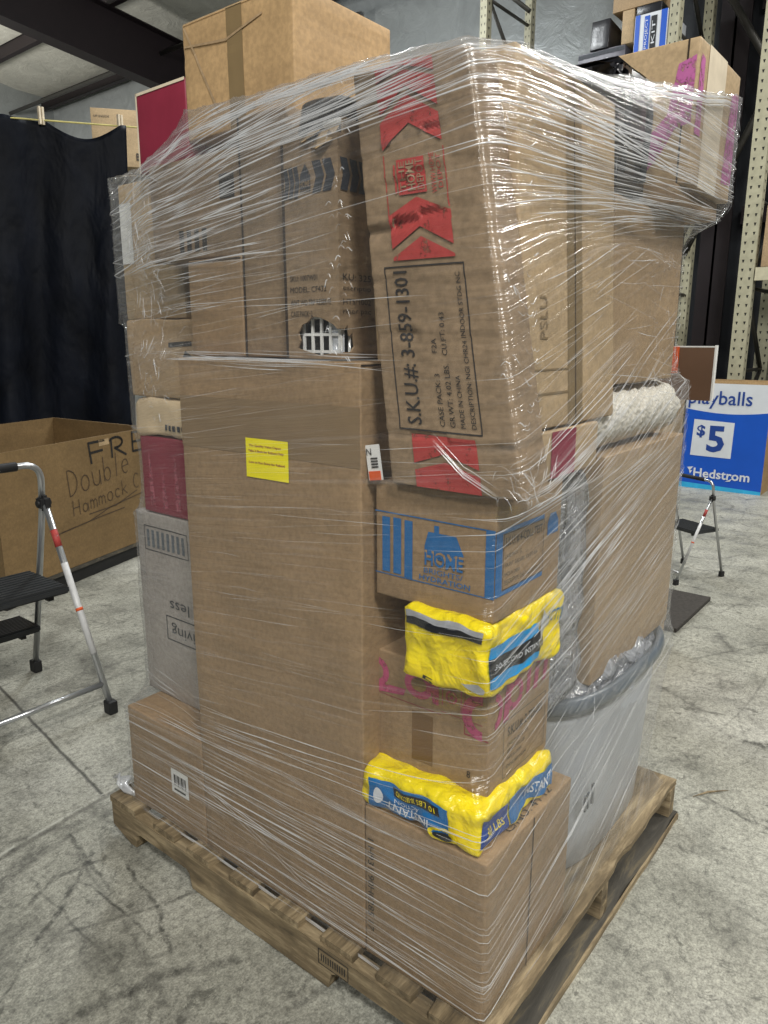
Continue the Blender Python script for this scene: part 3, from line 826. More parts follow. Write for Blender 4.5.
C.text('-x', [('THE', .35, .712, .40, .78, 90), ('HOME', .41, .712, .48, .78, 90, .02), ('DEPOT', .49, .712, .55, .78, 90)], M['card_c'], parent=lg, off=.0034)
C.text('-x', [('WWW.HOME', .60, .70, .64, .79, 90), ('DEPOT', .655, .71, .69, .785, 90)], M['red'])
C.outline('print_frame', '-x', .125, .145, .775, .542, .0022, M['blacktxt'])
C.text('-x', [('S.K.U.#: 3-859-1301', .20, .16, .33, .53, 90, .008), ('CASE PACK: 3        F2A', .46, .16, .50, .37, 90), ('GR.WT: 4.02 LBS.   CU.FT: 0.43', .54, .16, .58, .43, 90),
              ('MADE IN CHINA', .62, .16, .655, .285, 90), ('DESCRIPTION: NGI CHR24 INDOOR STDG NC', .70, .16, .735, .52, 90)], M['blacktxt'])
# small white and orange tag between boxes
tg = empty('price_tag', (.012, .268, 1.103)); tag(tg, 'small white label with an orange end, stuck between the tall box and the leaning box', 'label')
box_obj('tag_card', (0, 0, 0), (.003, .03, .062), M['white'], tg); box_obj('orange_end', (-.001, .002, .0), (.0, .028, .016), M['orange'], tg)
t_ = [(0, 0)]
bm = bmesh.new(); tv, tf = text_geo('N'); bv = [bm.verts.new((-.0012, .028-.011*a, .044+.012*c)) for a, c in tv]
for f in tf: bm.faces.new([bv[i] for i in f])
for i in range(4): add_box(bm, (-.0014, .005, .022+i*.005), (-.0005, .020, .0245+i*.005))
bm_obj('lettering', bm, M['blacktxt'], tg); tg.rotation_euler = (math.radians(-9), 0, 0)

# box D: upright carton with tape seam
D = Carton('upright_cardboard_box', (.102, .047, 1.192), (.475, .345, 1.765), M['card_l'], 'upright light brown cardboard box with a vertical tape seam, right of the leaning box', shear=(-.01, .035, .035), creases=((.28, .0, .002, .02), (.10, .05, .003, .015), (.04, .03, .003, .015)), cell=.02)
D.rect('tape', '-y', .44, 0, .60, 1, M['tape'], .0009)
D.rects('flap_seam', '-y', [(.515, 0, .523, 1)], M['seam'], .0016)
D.rects('fold_line', '-y', [(.0, .10, .44, .106), (.0, .17, .44, .175)], M['tape'], .0014)
D.text('-y', [('PSLU', .16, .26, .23, .38, 90)], M['tape'])
D.rect('edge_tape', '-x', .70, 0, .80, 1, M['card_l'], .001)
mb = Carton('cardboard_box', (.09, .042, 1.103), (.39, .30, 1.188), M['card_l'], 'flat light brown box with a maroon square print, on top of the blue-printed box')
mb.rect('maroon_square', '-y', .34, .02, .66, .98, M['maroon_ink'])

# blue printed carton
H = Carton('blue_printed_box', (.022, .045, .888), (.255, .292, 1.100), M['card_b'], 'brown cardboard box with blue bars, a blue house and a framed stock label', creases=((.16, .02, .002, .015),))
bars = H.rects('blue_print', '-x', [(.065, .225, .135, .70), (.165, .225, .235, .705), (.265, .21, .335, .70), (.93, .20, 1.0, .735)], M['blue'])
H.rects('blue_line', '-x', [(.0, .735, 1.0, .745), (.0, .20, .93, .208)], M['blue'])
H.polys('blue_house', '-x', [[(.44, .42), (.76, .42), (.76, .50), (.70, .64), (.47, .64), (.44, .52)], [(.52, .64), (.56, .64), (.56, .70), (.52, .70)]], M['blue'])
H.text('-x', [('HOME', .445, .385, .78, .49, 0, .03)], M['card_b'], off=.0022)
H.text('-x', [('HOME', .445, .36, .76, .47, 0, .02), ('BRIGHTS/', .44, .295, .76, .34), ('HYDRATION', .40, .23, .82, .275, 0, .01)], M['blue'], off=.0026)
H.rects('blue_print', '-y', [(.0, .21, .09, .735), (.09, .70, .70, .735), (.09, .21, .70, .245)], M['blue'])
H.outline('label_frame', '-y', .095, .25, .695, .70, .0015, M['blacktxt'], .0022)
H.text('-y', [('S.K.U. # 4-COLL-TEST', .12, .59, .67, .665, 0, .01), ('CASE PACK: 12', .12, .50, .36, .53), ('GR.WT: 2.02 LBS.  CU.FT: 0.4', .12, .43, .60, .46), ('MADE IN CHINA', .12, .355, .34, .385), ('DESCRIPTION: CHILD ACTIVITIES 12', .12, .285, .66, .325)], M['blacktxt'], off=.002)
H.polys('blue_house', '-y', [[(.76, .54), (.94, .54), (.94, .64), (.89, .72), (.80, .72), (.76, .64)]], M['blue'])

# yellow bags
def bag(lo, hi, label, lower):
    b = Carton('yellow_bag', lo, hi, M['yellow'], label, cat='bag', amp=.009, freq=17, cell=.007, bev=.0005, soft=.022, body='bag_body')
    if not lower:
        b.rect('foil_strip', '-x', .05, .86, .92, .97, M['silver'], .003)
        b.rect('black_strip', '-x', .05, .78, .92, .87, M['bagblack'], .0032)
        b.polys('torn_foil', '-x', [[(.72, .16), (.99, .02), (.99, .16), (.90, .22)]], M['silver'], .004)
        b.text('-x', [('5', .30, .05, .42, .16)], M['bagblack'], off=.003)
        b.rect('sky_blue_band', '-y', .03, .18, .62, .72, M['bagsky'], .003)
        k_ = b.rect('black_band', '-y', .03, .32, .70, .58, M['bagblack'], .0034)
        b.text('-y', [('30-SECOND INSTANT', .10, .41, .62, .49)], M['whitebox'], off=.004, parent=k_)
        b.polys('torn_foil', '-y', [[(.66, .88), (.62, .45), (.78, .55)]], M['silver'], .004)
        b.text('-y', [('ACTION', .74, .58, .96, .78, 0)], M['bagblue'], off=.003)
    else:
        p_ = b.rect('blue_panel', '-x', .10, .10, .76, .82, M['bagblue'], .003)
        b.rect('black_band', '-x', .30, .58, .70, .76, M['bagblack'], .0036, p_)
        b.text('-x', [('30-SECOND', .32, .62, .48, .72, 180), ('10 LBS', .50, .62, .66, .72, 180)], M['yellow'], off=.0044, parent=p_)
        b.text('-x', [('INSTANT', .24, .25, .60, .43, 180, .01), ('ACTION', .30, .45, .52, .54, 180)], M['whitebox'], off=.0044, parent=p_)
        def disc(cu, cv, ru, rv, n=20): return [(cu+ru*math.cos(2*PI*i/n), cv+rv*math.sin(2*PI*i/n)) for i in range(n)]
        b.polys('yellow_badge', '-x', [disc(.72, .22, .12, .18)], M['yellow'], .005)
        b.polys('badge_ring', '-x', [disc(.72, .22, .08, .10)], M['bagblack'], .0058)
        b.polys('white_splash', '-x', [disc(.17, .40, .035, .16)], M['whitebox'], .004)
        p2 = b.rect('dark_blue_panel', '-y', .02, .22, .34, .78, M['navy'], .003)
        b.text('-y', [('30', .08, .36, .15, .60), ('LBS', .18, .38, .28, .56)], M['yellow'], off=.004, parent=p2)
        p3 = b.rect('blue_panel', '-y', .36, .25, .94, .80, M['bagblue'], .003)
        b.text('-y', [('INSTANT', .55, .40, .90, .66, 0, .01)], M['whitebox'], off=.004, parent=p3)
    return b
bag((.0, .040, .758), (.275, .224, .889), 'crumpled yellow bag squeezed between the blue-printed box and the magenta-printed box', False)
bag((.002, .045, .458), (.285, .315, .548), 'yellow and blue bag with upside-down lettering, under the magenta-printed box', True)

# magenta printed carton
Pk = Carton('magenta_printed_box', (.050, .062, .535), (.282, .312, .765), M['card_b'], 'brown cardboard box with a magenta printed band, between the two yellow bags')
def ring(cu, cv, ru, rv, t, a0=0, a1=2*PI, n=22):
    out = []
    for i in range(n):
        a, b = a0+(a1-a0)*i/n, a0+(a1-a0)*(i+1)/n
        out.append([(cu+ru*math.cos(a), cv+rv*math.sin(a)), (cu+ru*math.cos(b), cv+rv*math.sin(b)), (cu+(ru-t)*math.cos(b), cv+(rv-t)*math.sin(b)), (cu+(ru-t)*math.cos(a), cv+(rv-t)*math.sin(a))])
    return out
pl = ring(.0, .80, .12, .13, .055, -PI/2, PI/2) + ring(.40, .80, .13, .12, .06) + ring(.95, .70, .17, .19, .08, PI/2, 1.5*PI)
pl += [[(.0, .62), (.26, .66), (.28, .72), (.0, .70)], [(.52, .68), (.58, .68), (.58, .92), (.52, .92)]]
pl += ring(.69, .79, .05, .055, .018) + [[(.675, .775), (.705, .775), (.705, .805), (.675, .805)], [(.61, .70), (.617, .70), (.617, .92), (.61, .92)], [(.77, .68), (.777, .68), (.777, .90), (.77, .90)]]
Pk.polys('magenta_print', '-x', pl, M['pink'], .0013)
Pk.rects('band_line', '-x', [(.0, .61, .60, .615), (.60, .64, .95, .645), (.80, .52, 1.0, .53), (.80, .53, .806, .90)], M['maroon_ink'], .0011)
Pk.rect('tape', '-x', .34, .12, .53, .56, M['tape_d'], .001)
Pk.rect('top_tape', '-x', .34, .84, .53, .998, M['tape_d'], .0011)
Pk.text('-x', [('8', .83, .16, .86, .22)], M['blacktxt'])
pl = ring(.08, .74, .11, .15, .06, -PI/2, PI/2) + ring(.38, .78, .13, .13, .06) + [[(.20, .60), (.28, .60), (.32, .92), (.24, .92)], [(.56, .70), (.62, .70), (.64, .96), (.58, .96)], [(.68, .70), (.75, .70), (.80, .96), (.72, .96)], [(.84, .72), (.90, .72), (.96, .97), (.88, .97)]]
Pk.polys('magenta_print', '-y', pl, M['pink'], .0013)
Pk.outline('label_frame', '-y', .22, .10, .92, .60, .0012, M['blacktxt'])
Pk.text('-y', [('S.K.U.#: 2-723-021', .28, .44, .86, .53, 0, .01), ('CASE PACK: 12   0.4', .28, .36, .62, .39), ('GR.WT: 4.02 LBS.', .28, .30, .58, .33), ('MADE IN CHINA', .28, .24, .52, .27), ('DESCRIPTION', .28, .17, .60, .20)], M['blacktxt'])

# right side of the stack --------------------------------------------------
big = Carton('large_cardboard_box', (.47, .055, .60), (.972, .46, 1.108), M['card'], 'large plain brown cardboard box standing in the grey-white tub on the right side', cell=.05)
big.rect('side_tape', '-x', .0, .0, .10, 1, M['tape'], .001)
# wrapped narrow parcel between boxes
pr = Carton('plastic_wrapped_parcel', (.30, .065, .60), (.44, .16, 1.095), M['bubble'], 'narrow parcel in crumpled clear grey plastic, between the blue-printed box and the large brown box', cat='parcel', amp=.016, freq=13, cell=.014, bev=.02, body='plastic_wrap')
box_obj('inner_carton', (.03, .03, .02), (.11, .07, .46), M['tubrim'], pr.root)

# quilted white roll
def rollmesh():
    bm = bmesh.new(); n = 70; m = 28; rings = []
    for i in range(n+1):
        f = i/n; e = min(1, math.sqrt(max(0, 1-(max(0, abs(f-.5)-.42)/.08)**2)))
        r = max(.004, e)*(.068+.005*noise.noise(Vector((f*14, 0, 0))))
        ring_ = []
        for j in range(m):
            a = 2*PI*j/m
            q = 1 + .045*math.sin(a*9+f*60)*e + .03*noise.noise(Vector((f*16, math.cos(a)*2, math.sin(a)*2)))
            ring_.append(bm.verts.new((f*.58, math.cos(a)*r*q*1.3, math.sin(a)*r*q)))
        rings.append(ring_)
    for a, b in zip(rings, rings[1:]):
        for j in range(m): bm.faces.new((a[j], a[(j+1) % m], b[(j+1) % m], b[j]))
    bm.faces.new(list(reversed(rings[0]))); bm.faces.new(rings[-1])
    bmesh.ops.recalc_face_normals(bm, faces=bm.faces)
    return bm
o = bm_obj('quilted_white_roll', rollmesh(), M['towel'], smooth=True); o.location = (.39, .145, 1.178)
tag(o, 'white quilted rolled blanket lying on top of the large brown box', 'blanket')
HULL.append([Vector((x, y, z)) for x in (.42, .985) for y in (.062, .23) for z in (1.115, 1.24)])

E_ = Carton('cardboard_box', (.482, .075, 1.248), (.90, .48, 1.61), M['card'], 'brown cardboard box above the white quilted roll, under the purple-printed box', amp=.004, freq=6, cell=.03)
F_ = Carton('black_plastic_case', (.485, .085, 1.612), (.665, .30, 1.855), M['dkplastic'], 'rounded black plastic case behind the clear film, beside the box with purple print', cat='case', amp=.004, freq=6, cell=.012, bev=.055, body='case_shell')
tube_obj('carry_handle', arc_pts([(.03, -.004, .04), (.03, -.012, .19), (.14, -.012, .19), (.14, -.004, .04)], 5, .04), .007, M['chev'], F_.root)
Mg = Carton('purple_printed_box', (.70, .012, 1.655), (1.005, .255, 1.925), M['card_l'], 'brown cardboard box with purple-pink print overhanging the top right of the stack', amp=.003, cell=.02)
Mg.polys('purple_print', '-x', [[(.02, .50), (.16, .34), (.42, .30), (.46, .62), (.34, .84), (.10, .82)], [(.62, .10), (.74, .22), (.86, .40), (.98, .42), (.98, .88), (.84, .84), (.78, .50), (.60, .34)]] , M['purple'])
Mg.polys('purple_print', '-y', [[(.02, .35), (.14, .35), (.12, .88), (.03, .90)], [(.74, .12), (.98, .14), (.98, .84), (.80, .82)]], M['purple'])
Mg.rect('clear_tape', '-y', .20, 0, .62, 1, M['cream'], .001)
Mg.rects('edge_seam', '-x', [(.90, 0, .915, 1)], M['seam'])
mg2 = Carton('cardboard_box', (.672, .03, 1.612), (.985, .26, 1.653), M['card_b'], 'flat brown box directly under the box with purple print')

# tub
def tub():
    root = empty('plastic_tub', (.69, .30, Z0)); tag(root, 'grey-white plastic tub with a grey rim, holding the large brown box at the right', 'tub')
    def sup(a, rx, ry, p=3.4):
        c, s_ = math.cos(a), math.sin(a)
        return rx*math.copysign(abs(c)**(2/p), c), ry*math.copysign(abs(s_)**(2/p), s_)
    lv = [(0, .86), (.01, .885), (.10, .90), (.25, .925), (.40, .955), (.45, .965)]
    bm = bmesh.new(); N = 72; rings = []
    prof_ = [(z, k_) for z, k_ in lv] + [(.45, .945), (.25, .90), (.03, .86)]
    for z, k_ in prof_:
        rings.append([bm.verts.new((*sup(2*PI*i/N, .345*k_, .275*k_), z)) for i in range(N)])
    for a, b in zip(rings, rings[1:]):
        for i in range(N): bm.faces.new((a[i], a[(i+1) % N], b[(i+1) % N], b[i]))
    bm.faces.new(list(reversed(rings[0]))); bm.faces.new(rings[-1])
    bmesh.ops.recalc_face_normals(bm, faces=bm.faces)
    bm_obj('tub_body', bm, M['tubw'], root, smooth=True)
    bm = bmesh.new(); rings = []
    for j in range(8):
        a2 = 2*PI*j/8; rings.append([(math.cos(a2)*.013, math.sin(a2)*.02)])
    vr = []
    for i in range(N):
        x, y = sup(2*PI*i/N, .345*.985, .275*.985); d_ = Vector((x, y, 0)).normalized()
        vr.append([bm.verts.new(Vector((x, y, .45)) + d_*math.cos(2*PI*j/8)*.014 + Vector((0, 0, math.sin(2*PI*j/8)*.022))) for j in range(8)])
    for i in range(N):
        a, b = vr[i], vr[(i+1) % N]
        for j in range(8): bm.faces.new((a[j], b[j], b[(j+1) % 8], a[(j+1) % 8]))
    bmesh.ops.recalc_face_normals(bm, faces=bm.faces)
    bm_obj('rim', bm, M['tubrim'], root, smooth=True)
    bm = bmesh.new()
    for (xx, zz, hh) in ((-.24, .19, .04), (-.225, .19, .04), (-.20, .19, .05)  ):
        add_box(bm, (xx, -.262, zz), (xx+.008, -.257, zz+hh))
    bm_obj('moulded_mark', bm, M['tubrim'], root)
    HULL.append([Vector((.69+s1*.34*k_, .30+s2*.27*k_, Z0+z)) for z, k_ in ((0, .80), (.45, .93)) for s1 in (-1, 1) for s2 in (-1, 1)])
    HULL.append([Vector((.69+math.cos(a)*.35, .30+math.sin(a)*.28, Z0+z)) for z in (.43, .475) for a in (2*PI*i/16 for i in range(16))])
tub()
# crumpled clear plastic round the tub rim
def crumple():
    bm = bmesh.new(); N = 150; rows = 12; vr = []
    def sup(a, rx, ry, p=3.0):
        c, s_ = math.cos(a), math.sin(a)
        return rx*math.copysign(abs(c)**(2/p), c), ry*math.copysign(abs(s_)**(2/p), s_)
    for j in range(rows):
        f = j/(rows-1); z = .545+.16*f; row = []
        for i in range(N):
            a = PI*.95+1.15*PI*i/(N-1); x, y = sup(a, .345-.04*f, .278-.055*f)
            q = noise.noise_vector(Vector((x*16, y*16, z*16)))*.020 + noise.noise_vector(Vector((x*45, y*45, z*45)))*.007
            row.append(bm.verts.new(Vector((.69+x, .30+y, z-.06*f*math.sin(PI*i/(N-1)))) + q))
        vr.append(row)
    for a, b in zip(vr, vr[1:]):
        for i in range(N-1): bm.faces.new((a[i], a[i+1], b[i+1], b[i]))
    return bm
o = bm_obj('clear_plastic_liner', crumple(), M['bubble'], smooth=True)
tag(o, 'crumpled clear plastic liner bulging over the rim of the grey-white tub', 'plastic liner')

HULL.append([Vector((x, y, z)) for z in (1.38, 1.72) for y in (.97, 1.205) for x in (.122, .40)])
HULL.append([Vector((x, y, z)) for z in (1.70, 1.79) for y in (.75, 1.05) for x in (.085, .40)])
# filler stacks seen only from the side/back of the pallet
Carton('cardboard_box', (.53, .60, Z0), (.97, 1.17, .80), M['card'], 'large brown cardboard box at the hidden far corner of the pallet')
Carton('cardboard_box', (.53, .55, .803), (.96, 1.15, 1.55), M['card_l'], 'tall light brown cardboard box stacked at the hidden far corner of the pallet')

# top, partly outside the wrap
mp = Carton('maroon_display_box', (.10, .868, 1.707), (.40, 1.047, 1.873), M['maroon'], 'maroon flat-sided box with a cream edge, left of the box on top of the stack', cat='box', hull=False)
mp.rects('cream_edge', '-x', [(.0, .965, 1.0, 1.0), (.0, 0, .03, 1.0)], M['cream'], .0015)
top = Carton('top_cardboard_box', (.10, .545, 1.748), (.385, .866, 1.967), M['card_top'], 'plain brown cardboard box on the very top of the stack, above the film', creases=((.16, .0, .0035, .014),), cell=.02, hull=False)
top.rect('tape', '-x', .43, 0, .57, 1, M['tape'], .001)
top.polys('scuff_line', '-x', [[(.02, .96), (.04, .96), (.32, .22), (.30, .22)], [(.02, .80), (.42, .74), (.75, .84), (.75, .855), (.42, .76), (.02, .815)]], M['card'], .0018)
top.rects('flap_edge', '-x', [(.02, .985, .98, .995)], M['card_l'], .002)

# ------------------------------------------------------------------ stretch wrap
CX, CY = .50, .60
DZ = .01
ZB, ZT = .06, 1.93
NZ = int((ZT-ZB)/DZ)+1
NA = 720
def hull2(P):
    P = sorted(set((round(a, 5), round(b, 5)) for a, b in P))
    if len(P) < 3: return P
    def cr(o, a, b): return (a[0]-o[0])*(b[1]-o[1])-(a[1]-o[1])*(b[0]-o[0])
    lo = []
    for p in P:
        while len(lo) >= 2 and cr(lo[-2], lo[-1], p) <= 0: lo.pop()
        lo.append(p)
    up = []
    for p in reversed(P):
        while len(up) >= 2 and cr(up[-2], up[-1], p) <= 0: up.pop()
        up.append(p)
    return lo[:-1]+up[:-1]
EDG = [(0, 1), (2, 3), (4, 5), (6, 7), (0, 2), (1, 3), (4, 6), (5, 7), (0, 4), (1, 5), (2, 6), (3, 7)]
import numpy as np
RAD = np.zeros((NZ, NA))
raw_pts = [[] for _ in range(NZ)]
for cs in HULL:
    n_ = len(cs); ed = EDG if n_ == 8 else [(i, j) for i in range(n_) for j in range(i+1, n_)]
    for iz in range(NZ):
        z = ZB+iz*DZ
        for a, b in ed:
            A, B_ = cs[a], cs[b]
            if (A.z-z)*(B_.z-z) <= 0 and abs(A.z-B_.z) > 1e-6:
                t_ = (z-A.z)/(B_.z-A.z); q = A.lerp(B_, t_); raw_pts[iz].append((q.x, q.y))
            elif abs(A.z-z) < DZ/2: raw_pts[iz].append((A.x, A.y))
def ray_hull(h, a):
    dx, dy = math.cos(a), math.sin(a); best = 0
    for i in range(len(h)):
        x1, y1 = h[i][0]-CX, h[i][1]-CY; x2, y2 = h[(i+1) % len(h)][0]-CX, h[(i+1) % len(h)][1]-CY
        ex, ey = x2-x1, y2-y1; den = dx*ey-dy*ex
        if abs(den) < 1e-9: continue
        t_ = (x1*ey-y1*ex)/den; s_ = (x1*dy-y1*dx)/den
        if t_ > 0 and -1e-4 <= s_ <= 1.0001: best = max(best, t_)
    return best
for iz in range(NZ):
    z = ZB+iz*DZ
    P = raw_pts[iz]
    if z < .125: P = P + [(.004, .03), (.004, 1.14), (.98, .03), (.98, 1.15)]
    # gather the pole of contents to keep a sane core
    P = P + [(.05, .2), (.05, .75), (.42, .10), (.90, .6), (.5, 1.1)] if z < 1.80 else P + [(.74, .03), (.98, .03), (.98, .24), (.74, .24), (.1, .5), (.2, .85), (.5, .12), (.6, .9)]
    h = hull2(P)
    for ia in range(NA): RAD[iz, ia] = ray_hull(h, 2*PI*ia/NA)
raw = RAD.copy()
# film bridges small steps: dilate then blur over height
dil = raw.copy()
for s_ in range(1, 3):
    dil[s_:] = np.maximum(dil[s_:], raw[:-s_]); dil[:-s_] = np.maximum(dil[:-s_], raw[s_:])
ker = np.exp(-.5*(np.arange(-5, 6)/2.2)**2); ker /= ker.sum()
pad = np.pad(dil, ((5, 5), (0, 0)), mode='edge')
sm = sum(ker[i]*pad[i:i+NZ] for i in range(11))
RAD = np.maximum(raw, sm) + .005
RAD = np.maximum(RAD, np.maximum(np.roll(RAD, 1, 1), np.roll(RAD, -1, 1))-.002)
def Rf(a, z):
    fz = min(max((z-ZB)/DZ, 0), NZ-1.001); i = int(fz); tz = fz-i
    fa = (a % (2*PI))/(2*PI)*NA; j = int(fa) % NA; ta = fa-int(fa); j2 = (j+1) % NA
    return (RAD[i, j]*(1-ta)+RAD[i, j2]*ta)*(1-tz)+(RAD[i+1, j]*(1-ta)+RAD[i+1, j2]*ta)*tz
# perimeter parameter s: left face -1.15..0, right face 0..1, far side 1..2.15, back 2.15..3.15
X0, X1, Y0, Y1 = 0.0, 1.0, .03, 1.18
PER = 2*(X1-X0)+2*(Y1-Y0)
def s_pt(s):
    s = ((s+1.15) % PER)-1.15
    if s < 0: return (X0, Y0-s)
    if s < 1: return (s, Y0)
    if s < 2.15: return (X1, Y0+(s-1))
    return (X1-(s-2.15), Y1)
def s_ang(s):
    x, y = s_pt(s); return math.atan2(y-CY, x-CX)
def surf(s, z, off=0.0):
    a = s_ang(s); r = Rf(a, z)+off
    return Vector((CX+math.cos(a)*r, CY+math.sin(a)*r, z))
def interp(tab, v):
    if v <= tab[0][0]: return tab[0][1]
    for (a, b), (c, d) in zip(tab, tab[1:]):
        if v <= c: return b+(d-b)*(v-a)/(c-a)
    return tab[-1][1]
TOPZ = [(-1.15, 1.71), (-1.0, 1.705), (-.90, 1.735), (-.80, 1.785), (-.55, 1.775), (-.3, 1.768), (-.09, 1.758), (.0, 1.765), (.1, 1.785), (.33, 1.80), (.46, 1.81), (.72, 1.83), (.85, 1.86), (1.0, 1.885), (1.2, 1.87), (1.6, 1.70), (2.15, 1.66), (2.8, 1.68), (3.0, 1.72), (3.15, 1.71)]
def ztop(s):
    s = ((s+1.15) % PER)-1.15; return interp(TOPZ, s)
def zbot(s):
    s = ((s+1.15) % PER)-1.15
    return interp([(-1.15, .105), (-.95, .112), (-.5, .104), (-.1, .09), (0, .085), (.4, .11), (1.0, .12), (3.15, .11)], s)
def slope(s, z):
    s = ((s+1.15) % PER)-1.15
    if s < 0: return interp([(.1, .0), (.35, .02), (.6, .12), (1.2, .12), (1.45, .02), (1.6, .10), (1.8, .14)], z)
    if s < 1: return interp([(.1, .25), (.4, .28), (1.1, .28), (1.25, .30), (1.50, .30), (1.60, .03), (1.8, .0)], z)
    return .05
wrap = empty('stretch_wrap', (CX, CY, .1)); tag(wrap, 'clear stretch film wound round all the boxes on the pallet, wrinkled into white streaks', 'stretch wrap')
WO = Vector((-CX, -CY, -.1))
def BUNCH(i, j, rows, V, U, NS):
    v = V[i][j]; s_ = U[v][0]; z = v.co.z+.1
    if s_ < 0:
        a = interp([(.1, .45), (.5, .35), (.8, .28), (1.25, .35), (1.31, .7), (1.36, .35), (1.45, .6), (1.55, .9), (1.8, 1.0)], z)
        b = interp([(.1, .4), (.44, .3), (.5, .12), (1.08, .12), (1.12, .35), (1.2, .08), (1.58, .10), (1.68, .5), (1.75, .9)], z)
        k = interp([(-.38, 0), (-.30, 1), (-.03, 1), (0, .3)], s_)
        return a*(1-k)+b*k
    if s_ < 1:
        a = interp([(.1, .5), (.6, .5), (.9, .6), (1.15, .55), (1.25, .35), (1.4, .32), (1.55, .5), (1.8, 1.0)], z)
        b = interp([(.1, .3), (.45, .3), (.9, .25), (1.08, .4), (1.2, .3), (1.6, .35), (1.75, .7)], z)
        k = interp([(0, 1), (.2, 1), (.3, 0)], s_)
        return a*(1-k)+b*k
    return .6
def film_mesh():
    bm = bmesh.new(); NS = 440; rows = 190; extra = 6
    uvl = bm.loops.layers.uv.new('wrap')
    V = []; U = {}
    for i in range(NS):
        s = -1.15+PER*i/NS; col_ = []
        zb, zt = zbot(s), ztop(s)
        zt += .006*noise.noise(Vector((s*22, 3, 1)))+.004*noise.noise(Vector((s*60, 3, 1)))
        for j in range(rows+extra):
            if j < rows:
                z = zb+(zt-zb)*j/(rows-1); m_ = slope(s, z); vph = z-m_*s
                wr = abs(noise.noise(Vector((s*1.6, vph*45, 0))))*.004 + .0025*noise.noise(Vector((s*5, z*7, 4)))
                edge = max(0, 1-abs(zt-z)/.05)
                wr += edge*.006*abs(noise.noise(Vector((s*30, z*50, 8))))
                p = surf(s, z, .001+wr)
            else:
                kk = (j-rows+1)/extra; z = zt+.004*kk+.012*kk*noise.noise(Vector((s*20, kk*3, 6))); vph = z
                base = surf(s, zt, 0); c_ = Vector((CX, CY, z))
                p = base.lerp(c_, .13*kk); p.z = z
            v = bm.verts.new(p+WO); U[v] = (s, vph); col_.append(v)
        V.append(col_)
    for i in range(NS):
        a, b = V[i], V[(i+1) % NS]
        for j in range(rows+extra-1):
            f = bm.faces.new((a[j], b[j], b[j+1], a[j+1])); f.smooth = True
            for lp in f.loops:
                u_, v_ = U[lp.vert]
                if i == NS-1 and u_ < -1.1: u_ += PER
                lp[uvl].uv = (u_, v_)
    bw = [BUNCH(i, j, rows, V, U, NS) for i in range(NS) for j in range(rows+extra)]
    me = bpy.data.meshes.new('film_sheet'); bm.to_mesh(me); bm.free()
    at = me.attributes.new('bunch', 'FLOAT', 'POINT'); at.data.foreach_set('value', bw)
    return link('film_sheet', me, M['film'], wrap)
film_mesh()

# tight creases of bunched film following the sheet
rnd = random.Random(11)
SV = []; SF = []; SD = []
def strand(pts, wid, dens, ridge=.6):
    n_ = len(pts); base = len(SV)
    for i, p in enumerate(pts):
        d = (pts[min(i+1, n_-1)]-pts[max(i-1, 0)]); d = d.normalized() if d.length > 0 else Vector((1, 0, 0))
        out = Vector((p.x-CX, p.y-CY, 0)).normalized()
        # use the face normal on the two flat sides
        if abs(p.x) < .12 and p.y > .05: out = Vector((-1, 0, 0))
        elif p.y < .12 and p.x > .05: out = Vector((0, -1, 0))
        sd = d.cross(out).normalized()
        f = i/(n_-1); tp = min(1, 6*f, 6*(1-f)); tp = max(tp, .05)
        wv = wid*tp*(.75+.5*noise.noise(Vector((p.x*30+p.y*30, p.z*30, wid*1000))))
        wv = max(wv, wid*.15)
        dn = dens*tp*(.55+.9*max(0, .5+noise.noise(Vector((p.x*9+wid*900, p.y*9, p.z*14)))))
        SV.extend([p-sd*wv, p+out*wv*ridge, p+sd*wv]); SD.extend([dn*.35, min(1, dn), dn*.35])
    for i in range(n_-1):
        a = base+i*3; SF.extend([(a, a+1, a+4, a+3), (a+1, a+2, a+5, a+4)])
def wrap_path(s0, z0, ln, dm=0.0, bend=0.0, step=.02):
    pts = []; n_ = max(4, int(ln/step)); z = z0; ph = rnd.random()*99
    for i in range(n_+1):
        s = s0+ln*i/n_; f = i/n_
        if z > ztop(s)-.004 or z < zbot(s)+.004: break
        p = surf(s, z+bend*math.sin(PI*f)+.002*noise.noise(Vector((s*6, ph, 0))), .0055)
        pts.append(p+WO)
        z += (slope(s, z)+dm)*ln/n_
    return pts
def region(n, s_rng, z_rng, ln_rng, w_rng, d_rng, dm=(-.03, .03), bend=.004):
    for _ in range(n):
        ln = rnd.uniform(*ln_rng); s0 = rnd.uniform(*s_rng)-ln/2; z0 = rnd.uniform(*z_rng)
        p = wrap_path(s0, z0, ln, rnd.uniform(*dm), rnd.uniform(-bend, bend))
        if len(p) > 4: strand(p, rnd.uniform(*w_rng)**1.0, rnd.uniform(*d_rng))
mm = .001
region(80, (-.7, -.1), (1.64, 1.78), (.25, .7), (.5*mm, 2.0*mm), (.3, 1.2), (-.05, .05))
region(120, (-1.15, -.52), (1.48, 1.76), (.2, .6), (.5*mm, 2.2*mm), (.3, 1.2), (-.05, .07))
region(40, (-1.1, -.35), (1.32, 1.52), (.10, .6), (.4*mm, 1.3*mm), (.15, .7), (-.03, .10))
region(22, (-.8, -.32), (1.29, 1.32), (.15, .5), (.5*mm, 1.6*mm), (.3, .9), (-.12, -.05))
region(8, (-.3, -.0), (1.15, 1.5), (.05, .25), (.3*mm, .7*mm), (.1, .3), (-.03, .10))
region(60, (-.85, -.34), (.55, 1.28), (.10, .45), (.3*mm, .9*mm), (.12, .6), (-.06, .06))
region(14, (-.6, -.1), (.55, 1.08), (.2, .5), (.3*mm, .8*mm), (.2, .6), (-.02, .02))
